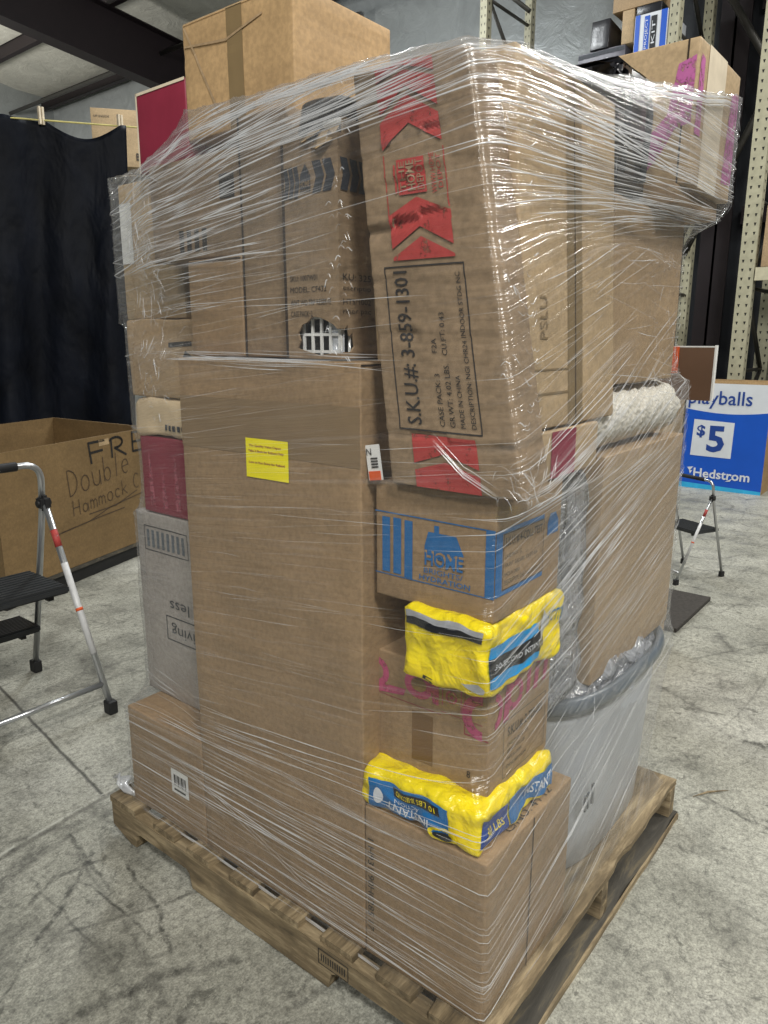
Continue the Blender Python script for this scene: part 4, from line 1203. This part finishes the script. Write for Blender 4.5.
region(110, (-1.1, .0), (.13, .5), (.25, .95), (.4*mm, 1.7*mm), (.3, 1.2), (-.04, .05))
region(110, (.1, .95), (1.52, 1.80), (.3, .95), (.5*mm, 1.9*mm), (.3, 1.1), (-.05, .03))
region(34, (.1, .6), (1.22, 1.55), (.12, .45), (.4*mm, 1.1*mm), (.4, 1.0), (-.06, .06))
region(26, (.5, .98), (1.22, 1.55), (.15, .5), (.4*mm, 1.1*mm), (.2, .8), (-.45, -.2))
region(110, (.1, .95), (.62, 1.18), (.3, 1.0), (.4*mm, 1.3*mm), (.3, 1.1), (-.06, .08))
region(80, (.0, .95), (.12, .65), (.15, .8), (.4*mm, 1.3*mm), (.15, .8), (-.04, .08))
region(60, (1.0, 3.1), (.2, 1.6), (.3, 1.0), (.5*mm, 1.4*mm), (.2, .7))
# short glints round the crumpled edges of the stack
def crumples(n, s_rng, z_rng, ln=.03, steep=1.5):
    for _ in range(n):
        s = rnd.uniform(*s_rng); z = rnd.uniform(*z_rng); a = rnd.uniform(-steep, steep); l_ = rnd.uniform(.4, 1)*ln; pts = []
        for i in range(6):
            f = i/5; pts.append(surf(s+l_*f*math.cos(a), z+l_*f*math.sin(a)+.004*math.sin(f*5+s*40), .006)+WO)
        strand(pts, rnd.uniform(.4, 1.4)*mm, rnd.uniform(.2, .9))
crumples(110, (-1.13, -.92), (1.36, 1.68), .07, 1.6)
crumples(60, (-1.1, -.84), (1.15, 1.36), .05, 1.2)
crumples(60, (-.02, .12), (1.09, 1.16), .05, 1.3)
crumples(70, (-.02, .10), (1.2, 1.72), .03, .5)
crumples(80, (.62, .98), (1.2, 1.55), .05, 1.4)
crumples(60, (.9, 1.05), (1.5, 1.85), .05, 1.2)
crumples(50, (.3, 1.0), (.52, .68), .04, 1.0)
crumples(50, (-.36, -.30), (1.3, 1.76), .02, .8)
# thick ropes along particular wrap edges: (s, z) polylines
def rope(pl, wd, dens, cnt=1, spread=.004):
    for c in range(cnt):
        pts = []; ofs = rnd.uniform(-spread, spread) if cnt > 1 else 0
        for (s0, z0), (s1, z1) in zip(pl, pl[1:]):
            n_ = max(3, int(abs(s1-s0)/.015))
            for i in range(n_): f = i/n_; pts.append(surf(s0+(s1-s0)*f, z0+(z1-z0)*f+ofs+.0015*noise.noise(Vector((s0*20+f*7, c, 0))), .007)+WO)
        pts.append(surf(pl[-1][0], pl[-1][1]+ofs, .007)+WO)
        strand(pts, wd*rnd.uniform(.6, 1.2), dens*rnd.uniform(.7, 1))
rope([(-1.12, .112), (-.8, .118), (-.45, .112), (-.1, .10)], 2.4*mm, .9, 4, .004)
rope([(-.82, .30), (-.55, .275), (-.28, .26)], 1.6*mm, .9, 2, .006)
rope([(-.95, .34), (-.6, .25), (-.35, .17)], 1.4*mm, .8, 2, .012)
rope([(-.80, .42), (-.5, .44), (-.25, .425), (-.02, .45)], 1.2*mm, .8, 3, .01)
rope([(-.98, 1.655), (-.80, 1.74), (-.55, 1.755), (-.3, 1.750), (-.1, 1.745)], 1.8*mm, .9, 12, .012)
rope([(-.9, 1.62), (-.6, 1.68), (-.3, 1.70), (-.05, 1.735)], 1.5*mm, .9, 8, .02)
rope([(.02, 1.74), (.3, 1.775), (.5, 1.79), (.72, 1.815), (.85, 1.845), (.99, 1.86)], 1.8*mm, .9, 10, .010)
rope([(.03, 1.70), (.35, 1.69), (.6, 1.665), (.95, 1.655)], 1.6*mm, .9, 6, .012)
rope([(-.82, 1.302), (-.6, 1.306), (-.32, 1.302)], 1.6*mm, .9, 3, .004)
rope([(-.13, 1.19), (-.07, 1.14), (.0, 1.108)], .9*mm, .8, 6, .012)
rope([(-.0, 1.108), (.1, 1.12), (.35, 1.18), (.5, 1.24)], 1.2*mm, .85, 5, .012)
rope([(.12, .86), (.35, .93), (.6, 1.0), (.95, 1.09)], 1.4*mm, .85, 6, .03)
rope([(.10, .80), (.4, .90), (.7, .97)], 1.6*mm, .9, 4, .04)
rope([(.08, .25), (.4, .36), (.7, .46), (.95, .53)], 1.6*mm, .9, 3, .012)
rope([(.03, .10), (.3, .12), (.6, .17), (.95, .26)], 1.6*mm, .85, 3, .01)
me = bpy.data.meshes.new('film_creases'); me.from_pydata([tuple(v) for v in SV], [], SF)
at = me.attributes.new('dens', 'FLOAT', 'POINT'); at.data.foreach_set('value', SD)
for p_ in me.polygons: p_.use_smooth = True
cr = link('film_creases', me, M['strand'], wrap); cr['kind'] = 'stuff'
# loose tail of film at the left pallet corner
bm = bmesh.new()
for q in range(5):
    add_tube(bm, [Vector((.01, 1.12, .118)), Vector((-.004, 1.17, .125+.004*q)), Vector((.0+.01*q, 1.21, .128)), Vector((.03, 1.25+.01*q, .13-.008*q))], .005, 6, True, [.003, .007, .006, .002])
for v in bm.verts: v.co += WO
bm_obj('loose_tail', bm, M['film'] if False else M['strand'], wrap)
me_ = bpy.data.objects['loose_tail'].data; at = me_.attributes.new('dens', 'FLOAT', 'POINT'); at.data.foreach_set('value', [.55]*len(me_.vertices))

# ------------------------------------------------------------------ step ladders
def ladder(loc, rot, sc_, label, lower=True):
    r = empty('step_ladder', loc, (0, 0, rot)); r.scale = (sc_,)*3
    tag(r, label, 'step ladder')
    W_ = .44
    # local: +x across the width, +y from rear feet to front feet
    for x in (0, W_):
        f = tube_obj('front_leg', [(x, .56, .03), (x, .36, .72), (x, .355, .76)], .012, M['alum'], r)
        tube_obj('rear_leg', [(x, .0, .03), (x, .335, .745)], .012, M['alum'], r)
        tube_obj('printed_sleeve', [(x, .085, .211), (x, .235, .531)], .0125, M['alum_l'], r)
        tube_obj('red_label', [(x, .262, .589), (x, .290, .649)], .0128, M['red'], r)
        tube_obj('orange_label', [(x, .155, .362), (x, .16, .372)], .0134, M['orange'], r)
        box_obj('foot', (x-.017, .538, 0), (x+.017, .582, .05), M['rubber'], r, .006)
        box_obj('foot', (x-.017, -.022, 0), (x+.017, .022, .05), M['rubber'], r, .006)
        bm = bmesh.new(); add_box(bm, (x-.019, .315, .715), (x+.019, .375, .775)); bmesh.ops.bevel(bm, geom=list(bm.edges), offset=.012, segments=3, affect='EDGES')
        add_tube(bm, [(x-.026, .345, .745), (x+.026, .345, .745)], .012, 10)
        bm_obj('hinge_bracket', bm, M['rubber'], r)
    tube_obj('handrail', arc_pts([(0, .355, .75), (0, .335, .895), (W_, .335, .895), (W_, .355, .75)], 8, .07), .012, M['alum'], r, 12)
    tube_obj('foam_grip', [(.09, .335, .895), (W_-.09, .335, .895)], .017, M['foam'], r, 12)
    tube_obj('crossbar', [(0, .035, .105), (W_, .035, .105)], .011, M['alum'], r)
    def tread(name, y0, y1, z):
        bm = bmesh.new(); add_box(bm, (.012, y0, z-.028), (W_-.012, y1, z)); bmesh.ops.bevel(bm, geom=list(bm.edges), offset=.006, segments=2, affect='EDGES')
        n_ = 11
        for i in range(n_):
            y = y0+.012+(y1-y0-.024)*i/(n_-1); add_box(bm, (.02, y-.004, z-.001), (W_-.02, y+.004, z+.003))
        t_ = bm_obj(name, bm, M['stepb'], r)
        bm = bmesh.new()
        for x in (.06, W_-.08): add_box(bm, (x, y0+.03, z-.05), (x+.02, y0+.06, z-.027))
        bm_obj('clip', bm, M['rubber'], t_)
    tread('platform', .19, .485, .455)
    if lower: tread('lower_step', .45, .62, .235)
    return r
ladder((.335, 1.812, 0), PI-.0, 1.0, 'aluminium folding step ladder with black treads standing left of the pallet')
bpy.data.objects['step_ladder'].scale = (1, 1, 1)
def fix_left():
    # width runs towards -x, front legs towards +y: mirror-free rotation of the local frame
    r = bpy.data.objects['step_ladder']; r.rotation_euler = (0, 0, 0); r.location = (.335-.44, 1.812, 0)
fix_left()
ladder((3.46-.0, .30, 0), 0, .60, 'small aluminium step stool standing on the floor behind the right side of the pallet', lower=False)
st2 = [o for o in bpy.data.objects if o.name.startswith('step_ladder.')][0]
st2.name = 'step_stool'; st2['category'] = 'step stool'; st2.location = (3.24, .91, 0); st2.rotation_euler = (0, 0, math.radians(-116)); st2.scale = (.64,)*3
o = box_obj('rubber_mat', (-.28, -.17, 0), (.28, .17, .022), M['mat'], None, .004); o.location = (2.69, .60, 0)
tag(o, 'dark rubber mat lying on the concrete beside the step stool', 'mat')

# ------------------------------------------------------------------ open bulk box with handwriting
def bulk_box():
    P_ = [Vector((.585, 3.145, 0)), Vector((1.75, 3.552, 0)), Vector((1.66, 4.60, 0)), Vector((.48, 4.22, 0))]
    root = empty('open_bulk_box', ((P_[0]+P_[2])/2)); tag(root, 'large open cardboard bulk box with handwriting in black marker, behind the step ladder', 'bulk box')
    off = -root.location; zb, ht, t = .10, .80, .012
    cen = (P_[0]+P_[2])/2
    bm = bmesh.new()
    inner = [p+(cen-p).normalized()*.018 for p in P_]
    for i in range(4):
        j = (i+1) % 4
        vs = []
        for z in (zb, ht):
            for p in (P_[i], P_[j], inner[j], inner[i]): vs.append(bm.verts.new(Vector((p.x, p.y, z))+off))
        for f in ((0, 1, 5, 4), (2, 3, 7, 6), (4, 5, 6, 7), (3, 2, 1, 0), (1, 2, 6, 5), (3, 0, 4, 7)): bm.faces.new([vs[q] for q in f])
    bmesh.ops.recalc_face_normals(bm, faces=bm.faces)
    bm_obj('walls', bm, M['card_g'], root)
    bm = bmesh.new(); vs = [bm.verts.new(Vector((p.x, p.y, zb+.01))+off) for p in P_]; bm.faces.new(vs); bm_obj('base', bm, M['card_dk'], root)
    # strokes of handwriting on the front panel
    d = (P_[1]-P_[0]).normalized(); nrm = Vector((d.y, -d.x, 0))
    def strokes(name, sl, mat, wd):
        bm = bmesh.new()
        for s_ in sl:
            pts = [P_[0]+d*a+Vector((0, 0, z))+nrm*.003+off for a, z in s_]
            for i in range(len(pts)-1):
                a, b = pts[i], pts[i+1]; e = (b-a).normalized(); sd = e.cross(nrm)*wd/2; a = a-e*wd*.3; b = b+e*wd*.3
                vs = [bm.verts.new(q) for q in (a-sd, b-sd, b+sd, a+sd)]; bm.faces.new(vs)
        bm.normal_update()
        o_ = bm_obj(name, bm, mat, root)
    def letter(L, a0, z0, w_, h_):
        def c(cx, cy, rx, ry, t0, t1, n=12): return [(cx+rx*math.cos(math.radians(t0+(t1-t0)*i/n)), cy+ry*math.sin(math.radians(t0+(t1-t0)*i/n))) for i in range(n+1)]
        G = {'F': [[(.1, 0), (.0, 1)], [(0, 1), (1, 1.02)], [(.05, .5), (.85, .55)]],
             'R': [[(0, 0), (0, .95)], c(.3, .72, .45, .27, 150, -95), [(.2, .45), (.95, 0)]],
             'E': [[(0, 0), (0, 1)], [(0, 1), (.9, 1)], [(0, .5), (.7, .5)], [(0, 0), (.9, 0)]],
             'D': [[(.15, 0), (0, 1)], c(.1, .5, .85, .52, 95, -88)],
             'o': [c(.5, .3, .42, .32, 0, 360)], 'u': [[(0, .6), (.1, .15)] + c(.45, .2, .35, .2, 190, 350) + [(.85, .6)], [(.85, .6), (.9, 0)]],
             'b': [[(0, 1), (.05, 0)], c(.4, .28, .36, .28, 160, -170)], 'l': [[(.4, 1), (.35, 0)]],
             'e': [[(.1, .3), (.85, .35)] + c(.5, .3, .38, .3, 10, 310)],
             'H': [[(0, 0), (0, 1)], [(.9, 0), (.85, 1)], [(0, .5), (.9, .55)]], 'a': [c(.45, .28, .35, .28, 20, 380), [(.85, .55), (.9, 0)]],
             'm': [[(0, 0), (0, .6)], [(0, .45), (.25, .6), (.45, .45), (.45, 0)], [(.45, .45), (.7, .6), (.9, .45), (.95, 0)]],
             'c': [c(.5, .3, .4, .3, 50, 310)], 'k': [[(0, 0), (0, 1)], [(.7, .6), (.05, .3)], [(.2, .38), (.8, 0)]], 'C': [c(.5, .5, .45, .5, 50, 310)]}
        return [[(a0+x*w_, z0+y*h_) for x, y in st_] for st_ in G[L]]
    def word(wd_, a0, z0, w_, h_, gap, rise=0):
        out = []; a = a0
        for ch in wd_:
            f = .45 if ch == 'l' else 1
            out += letter(ch, a, z0+rise*(a-a0), w_*f, h_); a += (w_*f+gap)
        return out
    strokes('handwriting', word('FREE', .66, .655, .13, .115, .06, .05), M['marker'], .014)
    strokes('handwriting', word('Double', .475, .50, .075, .14, .022, .12), M['pen'], .0055)
    strokes('handwriting', word('Hammock', .50, .385, .055, .085, .014, .10) + letter('C', 1.02, .445, .06, .09) , M['pen'], .005)
    strokes('handwriting', [[(.36, .31), (.62, .33), (.80, .375), (1.1, .405)], [(.40, .315), (.7, .335), (.92, .345)], [(.62, .37), (.85, .375), (1.05, .43)]], M['pen'], .006)
    strokes('tape_patch', [[(.755, .76), (.82, .762)]], M['card_l'], .035)
    # dark pallet under it
    pr_ = empty('wooden_pallet', cen); tag(pr_, 'dark pallet under the open cardboard bulk box', 'pallet')
    for k_ in range(3):
        bm = bmesh.new(); f = k_/2
        a = P_[0].lerp(P_[3], f*.96+.02); b = P_[1].lerp(P_[2], f*.96+.02); n2 = Vector((-(b-a).y, (b-a).x, 0)).normalized()*.05
        vs = [bm.verts.new(q+Vector((0, 0, z))-cen) for z in (0, .075) for q in (a, b, b+n2, a+n2)]
        for f_ in ((0, 1, 5, 4), (1, 2, 6, 5), (2, 3, 7, 6), (3, 0, 4, 7), (4, 5, 6, 7), (3, 2, 1, 0)): bm.faces.new([vs[q] for q in f_])
        bm_obj('runner', bm, M['rubber'], pr_)
    bm = bmesh.new(); vs = [bm.verts.new(p+Vector((0, 0, z))-cen) for z in (.076, .098) for p in P_]
    for f_ in ((0, 1, 5, 4), (1, 2, 6, 5), (2, 3, 7, 6), (3, 0, 4, 7), (4, 5, 6, 7), (3, 2, 1, 0)): bm.faces.new([vs[q] for q in f_])
    bm_obj('deck', bm, M['wood_d'], pr_)
bulk_box()

# ------------------------------------------------------------------ black tarp hung on a line
ra, rb_ = Vector((.3, 6.03, 2.90)), Vector((2.90, 4.628, 2.92))
o = tube_obj('clothes_line', [ra, (ra+rb_)/2-Vector((0, 0, .03)), rb_, rb_+(rb_-ra)*.6], .006, M['rope'], None, 6); tag(o, 'thin yellow line stretched across, holding the black tarp', 'rope')
def tarp():
    bm = bmesh.new(); NU, NV = 120, 60; d = (rb_-ra); L_ = d.length; d.normalize(); n_ = Vector((-d.y, d.x, 0)); vv = []
    end = .87*L_
    for i in range(NU+1):
        f = i/NU; a = end*f; row = []
        sag = 0.0
        if .775 < f < .985: sag = .115*math.sin((f-.775)/.21*PI)
        if f < .775: sag = .02*abs(math.sin(f*14))
        for j in range(NV+1):
            h = j/NV; zt = 2.895-sag; z = zt*(1-h)+.55*h
            amp = .03+.10*h
            off = amp*math.sin(a*7+.7*math.sin(h*3))+.5*amp*math.sin(a*17+h*2)+.05*noise.noise(Vector((a*3, h*3, 0)))
            a_ = a - (.10*h*f)
            row.append(bm.verts.new(ra+d*a_+n_*(off*.6)+Vector((0, 0, z-ra.z))))
        vv.append(row)
    for i in range(NU):
        for j in range(NV): bm.faces.new((vv[i][j], vv[i+1][j], vv[i+1][j+1], vv[i][j+1]))
    o_ = bm_obj('black_tarp', bm, M['tarp'], smooth=True)
    sd_ = o_.modifiers.new('thick', 'SOLIDIFY'); sd_.thickness = .003
    tag(o_, 'black tarp hanging in folds from the yellow line at the left', 'tarp')
    return d
dd = tarp()
for f, lbl in ((.672, 'pale clothes peg holding the tarp in the middle of the yellow line'), (.856, 'pale clothes peg holding the right corner of the tarp')):
    p = ra.lerp(rb_, f); r = empty('clothes_peg', p); tag(r, lbl, 'clothes peg', 'pegs on the yellow line')
    box_obj('peg_arm', (-.02, -.012, -.05), (-.004, .012, .07), M['cream'], r, .003); box_obj('peg_arm', (.004, -.012, -.05), (.02, .012, .07), M['cream'], r, .003)

# ------------------------------------------------------------------ storage behind the tarp
def m_post():
    """cream paint with punched tear-drop slots, laid out in the post's own uv"""
    t = NT('rack_cream_slotted')
    uv = t.new('ShaderNodeUVMap'); uv.uv_map = 'slots'; sp = t.new('ShaderNodeSeparateXYZ'); t.link(uv.outputs[0], sp.inputs[0])
    fu = t.math('SUBTRACT', t.math('FRACT', sp.outputs[0]), .5); fv = t.math('SUBTRACT', t.math('FRACT', sp.outputs[1]), .5)
    wd = t.math('MULTIPLY_ADD', fv, .34, .11)
    a = t.math('LESS_THAN', t.math('SUBTRACT', t.math('ABSOLUTE', fu), wd), 0); b = t.math('LESS_THAN', t.math('ABSOLUTE', fv), .17)
    c = lin((172, 168, 144)); n = t.noise(t.coord(), 14, 4)
    base = t.ramp(n, [(.3, tuple(x*.82 for x in c[:3])), (.7, tuple(x*1.08 for x in c[:3]))])
    t.link(t.mix(t.math('MULTIPLY', a, b), base, lin((14, 13, 12))), t.b.inputs['Base Color'])
    t.b.inputs['Roughness'].default_value = .45
    return t.m
M['post'] = m_post()
def post(parent, x, y, h, w_=.09, dpt=.07):
    bm = bmesh.new(); t = .004; uvl = bm.loops.layers.uv.new('slots')
    add_box(bm, (x, y-w_/2, 0), (x+t, y+w_/2, h)); add_box(bm, (x+t, y-w_/2, 0), (x+dpt, y-w_/2+t, h)); add_box(bm, (x+t, y+w_/2-t, 0), (x+dpt, y+w_/2, h))
    bm.normal_update()
    for f in bm.faces:
        for lp in f.loops:
            c = lp.vert.co; v = c.z/.0762
            if abs(f.normal.x) > .9 and f.calc_center_median().x < x+t: uv = ((c.y-y+w_/2)/w_*2, v)
            elif abs(f.normal.y) > .9: uv = ((c.x-x)/dpt, v+.4)
            else: uv = (0, 0)
            lp[uvl].uv = uv
    for v in bm.verts: v.co -= Vector((x, y, 0))
    p_ = bm_obj('upright', bm, M['post'], parent, (x, y, 0))
    box_obj('foot_plate', (-.03, -w_/2-.03, 0), (dpt+.03, w_/2+.03, .008), M['rackc'], p_)
rk = empty('pallet_rack', (0, 0, 0)); tag(rk, 'tall cream pallet rack with slotted uprights and dark cross braces along the far right wall', 'pallet rack')
RX = 6.4
for y, h, w_ in ((1.255, 5.2, .13), (2.075, 5.2, .09), (4.06, 5.2, .08)):
    post(rk, RX, y, h, w_, .10); post(rk, RX+.95, y, h, w_, .10)
    bm = bmesh.new(); zz = .3; sgn = 1
    while zz < 4.6:
        a, b = (RX+.1, RX+.96) if sgn > 0 else (RX+.96, RX+.1)
        add_tube(bm, [(a, y, zz), (b, y, zz+.75)], .022, 6); zz += .75; sgn = -sgn
        add_tube(bm, [(RX+.1, y, zz), (RX+.96, y, zz)], .018, 6)
    bm_obj('cross_brace', bm, M['rackd'], rk)
for (y0, y1, z) in ((2.13, 4.01, 3.70), (2.13, 4.01, 1.6), (-1.3, 1.18, 1.96), (-1.3, 1.18, 4.9)):
    bm = bmesh.new()
    for x in (RX-.0, RX+.97): add_box(bm, (x, y0, z-.11), (x+.05, y1, z))
    bm_obj('load_beam', bm, M['rackc'], rk)
    box_obj('shelf_deck', (RX+.05, y0, z-.02), (RX+.97, y1, z), M['rackd'], rk)
# slanting brace between 4.06 bay, seen above the film
tube_obj('cross_brace', [(RX+.05, 4.02, 4.95), (RX+.05, 3.55, 4.55)], .022, M['rackd'], rk)
tube_obj('cross_brace', [(RX+.9, 2.1, 2.2), (RX+.9, .9, 4.8)], .035, M['rackd'], rk)
tube_obj('cross_brace', [(RX+.9, 1.3, 3.6), (RX+.9, 2.1, 4.9)], .035, M['rackd'], rk)
# goods on the rack
bb = Carton('blue_and_white_box', (RX+.0, 2.13, 3.702), (RX+.5, 2.43, 4.22), M['whitebox'], 'white and blue printed box on the high shelf beside the cream rack upright', hull=False, cell=.1)
bb.rects('blue_stripe', '-x', [(.02, 0, .16, 1), (.80, 0, .98, 1)], M['bluebox'], .004)
bb.rects('blue_panel', '-x', [(.30, .40, .46, .96)], M['bluebox'], .004); bb.rects('black_panel', '-x', [(.50, .42, .68, .94), (.32, .15, .62, .26)], M['bagblack'], .004)
bb.text('-x', [('PROJECT', .33, .44, .43, .92, 90)], M['whitebox'], off=.008)
bb.text('-x', [('KIT', .54, .5, .64, .86, 90)], M['whitebox'], off=.008)
tb = Carton('cardboard_box', (RX+.02, 2.22, 4.305), (RX+.55, 2.66, 4.72), M['card'], 'brown cardboard box on top of the blue and white box on the high shelf', hull=False, cell=.1)
db = Carton('grey_plastic_bin', (RX+.02, 2.52, 3.702), (RX+.5, 2.98, 4.02), m_plain('grey_plastic', (96, 94, 104), .4), 'dark grey plastic bin with pale clips beside the blue and white box', cat='bin', hull=False, cell=.1, amp=.004, body='bin_shell')
db.rects('pale_clip', '-x', [(.22, .30, .25, .75), (.62, .30, .65, .75)], M['whitebox'], .004)
db.rects('bin_lid', '-x', [(0, .86, 1, .97)], M['chev'], .004)
cb = Carton('cardboard_box', (RX+.02, 2.45, 4.022), (RX+.5, 2.56, 4.30), M['card_l'], 'small pale brown box standing on the grey plastic bin', hull=False, cell=.1)
kb = Carton('black_plastic_tray', (RX+.0, 2.68, 4.025), (RX+.4, 2.86, 4.28), M['dkplastic'], 'black plastic tray leaning at the left end of the brown box on the high shelf', cat='tray', rot=(0, .1, 0), hull=False, cell=.06, body='tray_shell')
sl_ = Carton('black_slab', (RX+.02, 2.20, 4.223), (RX+.5, 2.43, 4.302), M['dkplastic'], 'flat black box between the blue and white box and the brown box above', cat='box', hull=False, cell=.1)
ob_ = Carton('cardboard_box', (RX+.0, .80, 1.962), (RX+.5, 1.14, 2.47), M['card'], 'brown cardboard box on the rack shelf at the right edge of the picture', hull=False, cell=.1)

# blue printed retail bin
hb = empty('blue_display_box', (6.06, 1.16, 0)); tag(hb, 'blue and white display box with a large $5 price square, on the floor', 'display box')
HX, HY0, HY1, HH = 6.06, .86, 1.56, .985
def hbx(name, lo, hi, mat): return box_obj(name, (lo[0]-6.06, lo[1]-1.16, lo[2]), (hi[0]-6.06, hi[1]-1.16, hi[2]), mat, hb)
bm = bmesh.new()
for lo, hi in (((HX, HY0, .0), (HX+.01, HY1, HH)), ((HX+.27, HY0, .0), (HX+.28, HY1, HH)), ((HX+.01, HY0, .0), (HX+.27, HY0+.01, HH)), ((HX+.01, HY1-.01, .0), (HX+.27, HY1, HH)), ((HX+.01, HY0+.01, .0), (HX+.27, HY1-.01, .02))):
    add_box(bm, (lo[0]-6.06, lo[1]-1.16, lo[2]), (hi[0]-6.06, hi[1]-1.16, hi[2]))
bm_obj('carton_body', bm, M['card_top'], hb)
def hpoly(name, polys, mat, off=.002, parent=None):
    bm = bmesh.new()
    for p in polys:
        vs = [bm.verts.new((-off, (HY1-1.16)-u, v)) for u, v in p]; bm.faces.new(vs)
    return bm_obj(name, bm, mat, parent or hb)
Wd = HY1-HY0
n_ = 24
curve = [(Wd*i/n_, .70+.055*(1-math.sin(PI*(.15+.7*i/n_)))*1.1 if False else .745-.05*math.sin(PI*(.1+.75*i/n_))) for i in range(n_+1)]
hpoly('blue_panel', [[(0, 0.02), (Wd, 0.02)] + [(u, v) for u, v in reversed(curve)]], M['bluebox'])
hpoly('white_panel', [[(u, v) for u, v in curve] + [(Wd, HH-.025), (0, HH-.025)]], M['whitebox'])
hpoly('cyan_trim', [[(0, 0.0), (Wd, .0), (Wd, .03), (0, .05)]], M['cyan'], .003)
hpoly('price_square', [[(.075, .305), (.425, .30), (.43, .62), (.085, .635)]], M['whitebox'], .004)
def htext(txt, u0, v0, u1, v1, mat, bold=.02, off=.0055):
    tv, tf = text_geo(txt, bold); bm = bmesh.new()
    bv = [bm.verts.new((-off, (HY1-1.16)-(u0+(u1-u0)*a), v0+(v1-v0)*c)) for a, c in tv]
    for f in tf: bm.faces.new([bv[i] for i in f])
    return bm_obj('lettering', bm, mat, hb)
htext('$', .115, .47, .19, .585, M['navy'], .03); htext('5', .21, .345, .36, .585, M['navy'], .03)
htext('playballs', .02, .735, .555, .895, M['navy'], .01)
htext('Hedstrom', .12, .105, .60, .19, M['whitebox'], .02)
hpoly('wing_mark', [[(.06, .19), (.115, .20), (.085, .16)], [(.08, .16), (.11, .165), (.09, .13)], [(.40, .09), (.46, .125), (.44, .095)]], M['whitebox'], .005)

# brown panel beyond the stack
lp = empty('brown_board_box', (2.0, .27, 0)); tag(lp, 'thin dark brown panel with white edges poking out behind the right side of the stack', 'panel')
lp.location = (2.0, .275, 1.113)
box_obj('panel', (0, 0, 0), (.022, .36, .198), M['brownlid'], lp); 
bm = bmesh.new(); add_box(bm, (-.001, -.006, 0), (.023, 0, .206)); add_box(bm, (-.001, 0, .198), (.023, .36, .203)); bm_obj('white_edge', bm, M['white'], lp)
box_obj('orange_clip', (-.006, .128, .10), (-.001, .150, .20), M['orange'], lp)
sx = Carton('cardboard_box', (1.80, .44, 0), (2.25, .86, .56), M['card'], 'brown cardboard box at the floor behind the wrapped pallet', hull=False)
sx = Carton('cardboard_box', (1.80, .44, .563), (2.25, .84, 1.111), M['card_l'], 'light brown cardboard box stacked behind the wrapped pallet, under the brown panel', hull=False)

# beige boxes on a shelf behind the tarp
rs = empty('storage_rack', (3.4, 6.9, 0)); tag(rs, 'storage rack standing behind the black tarp', 'rack')
for x in (-2.6, .9):
    for y in (-.4, .5): box_obj('upright', (x, y, 0), (x+.08, y+.08, 3.05), M['rackc'], rs)
box_obj('shelf', (-2.6, -.42, 2.93), (1.0, .6, 2.985), M['rackd'], rs)
c1 = Carton('cardboard_box', (3.30, 6.5, 2.987), (3.96, 6.95, 3.50), M['card_l'], 'beige cardboard box with black lettering behind the tarp, left of the maroon box', rot=(0, 0, math.radians(-38)), hull=False, cell=.1)
c1.text('-y', [('BANK', .60, .12, .88, .25, 0, .02), ('BOX', .66, .0, .88, .10, 0, .02)], M['blacktxt'], off=.005)
c1.text('-y', [('UP INSIDE', .04, .84, .26, .88)], M['blacktxt'], off=.005)
Carton('cardboard_box', (2.45, 6.75, 2.987), (3.05, 7.2, 3.28), M['card'], 'low brown cardboard box behind the tarp, second from the beige lettered box', rot=(0, 0, math.radians(-10)), hull=False, cell=.1)
Carton('cardboard_box', (1.7, 6.75, 2.987), (2.35, 7.2, 3.30), M['card_top'], 'brown cardboard box behind the tarp at the left edge of the picture', rot=(0, 0, math.radians(-8)), hull=False, cell=.1)
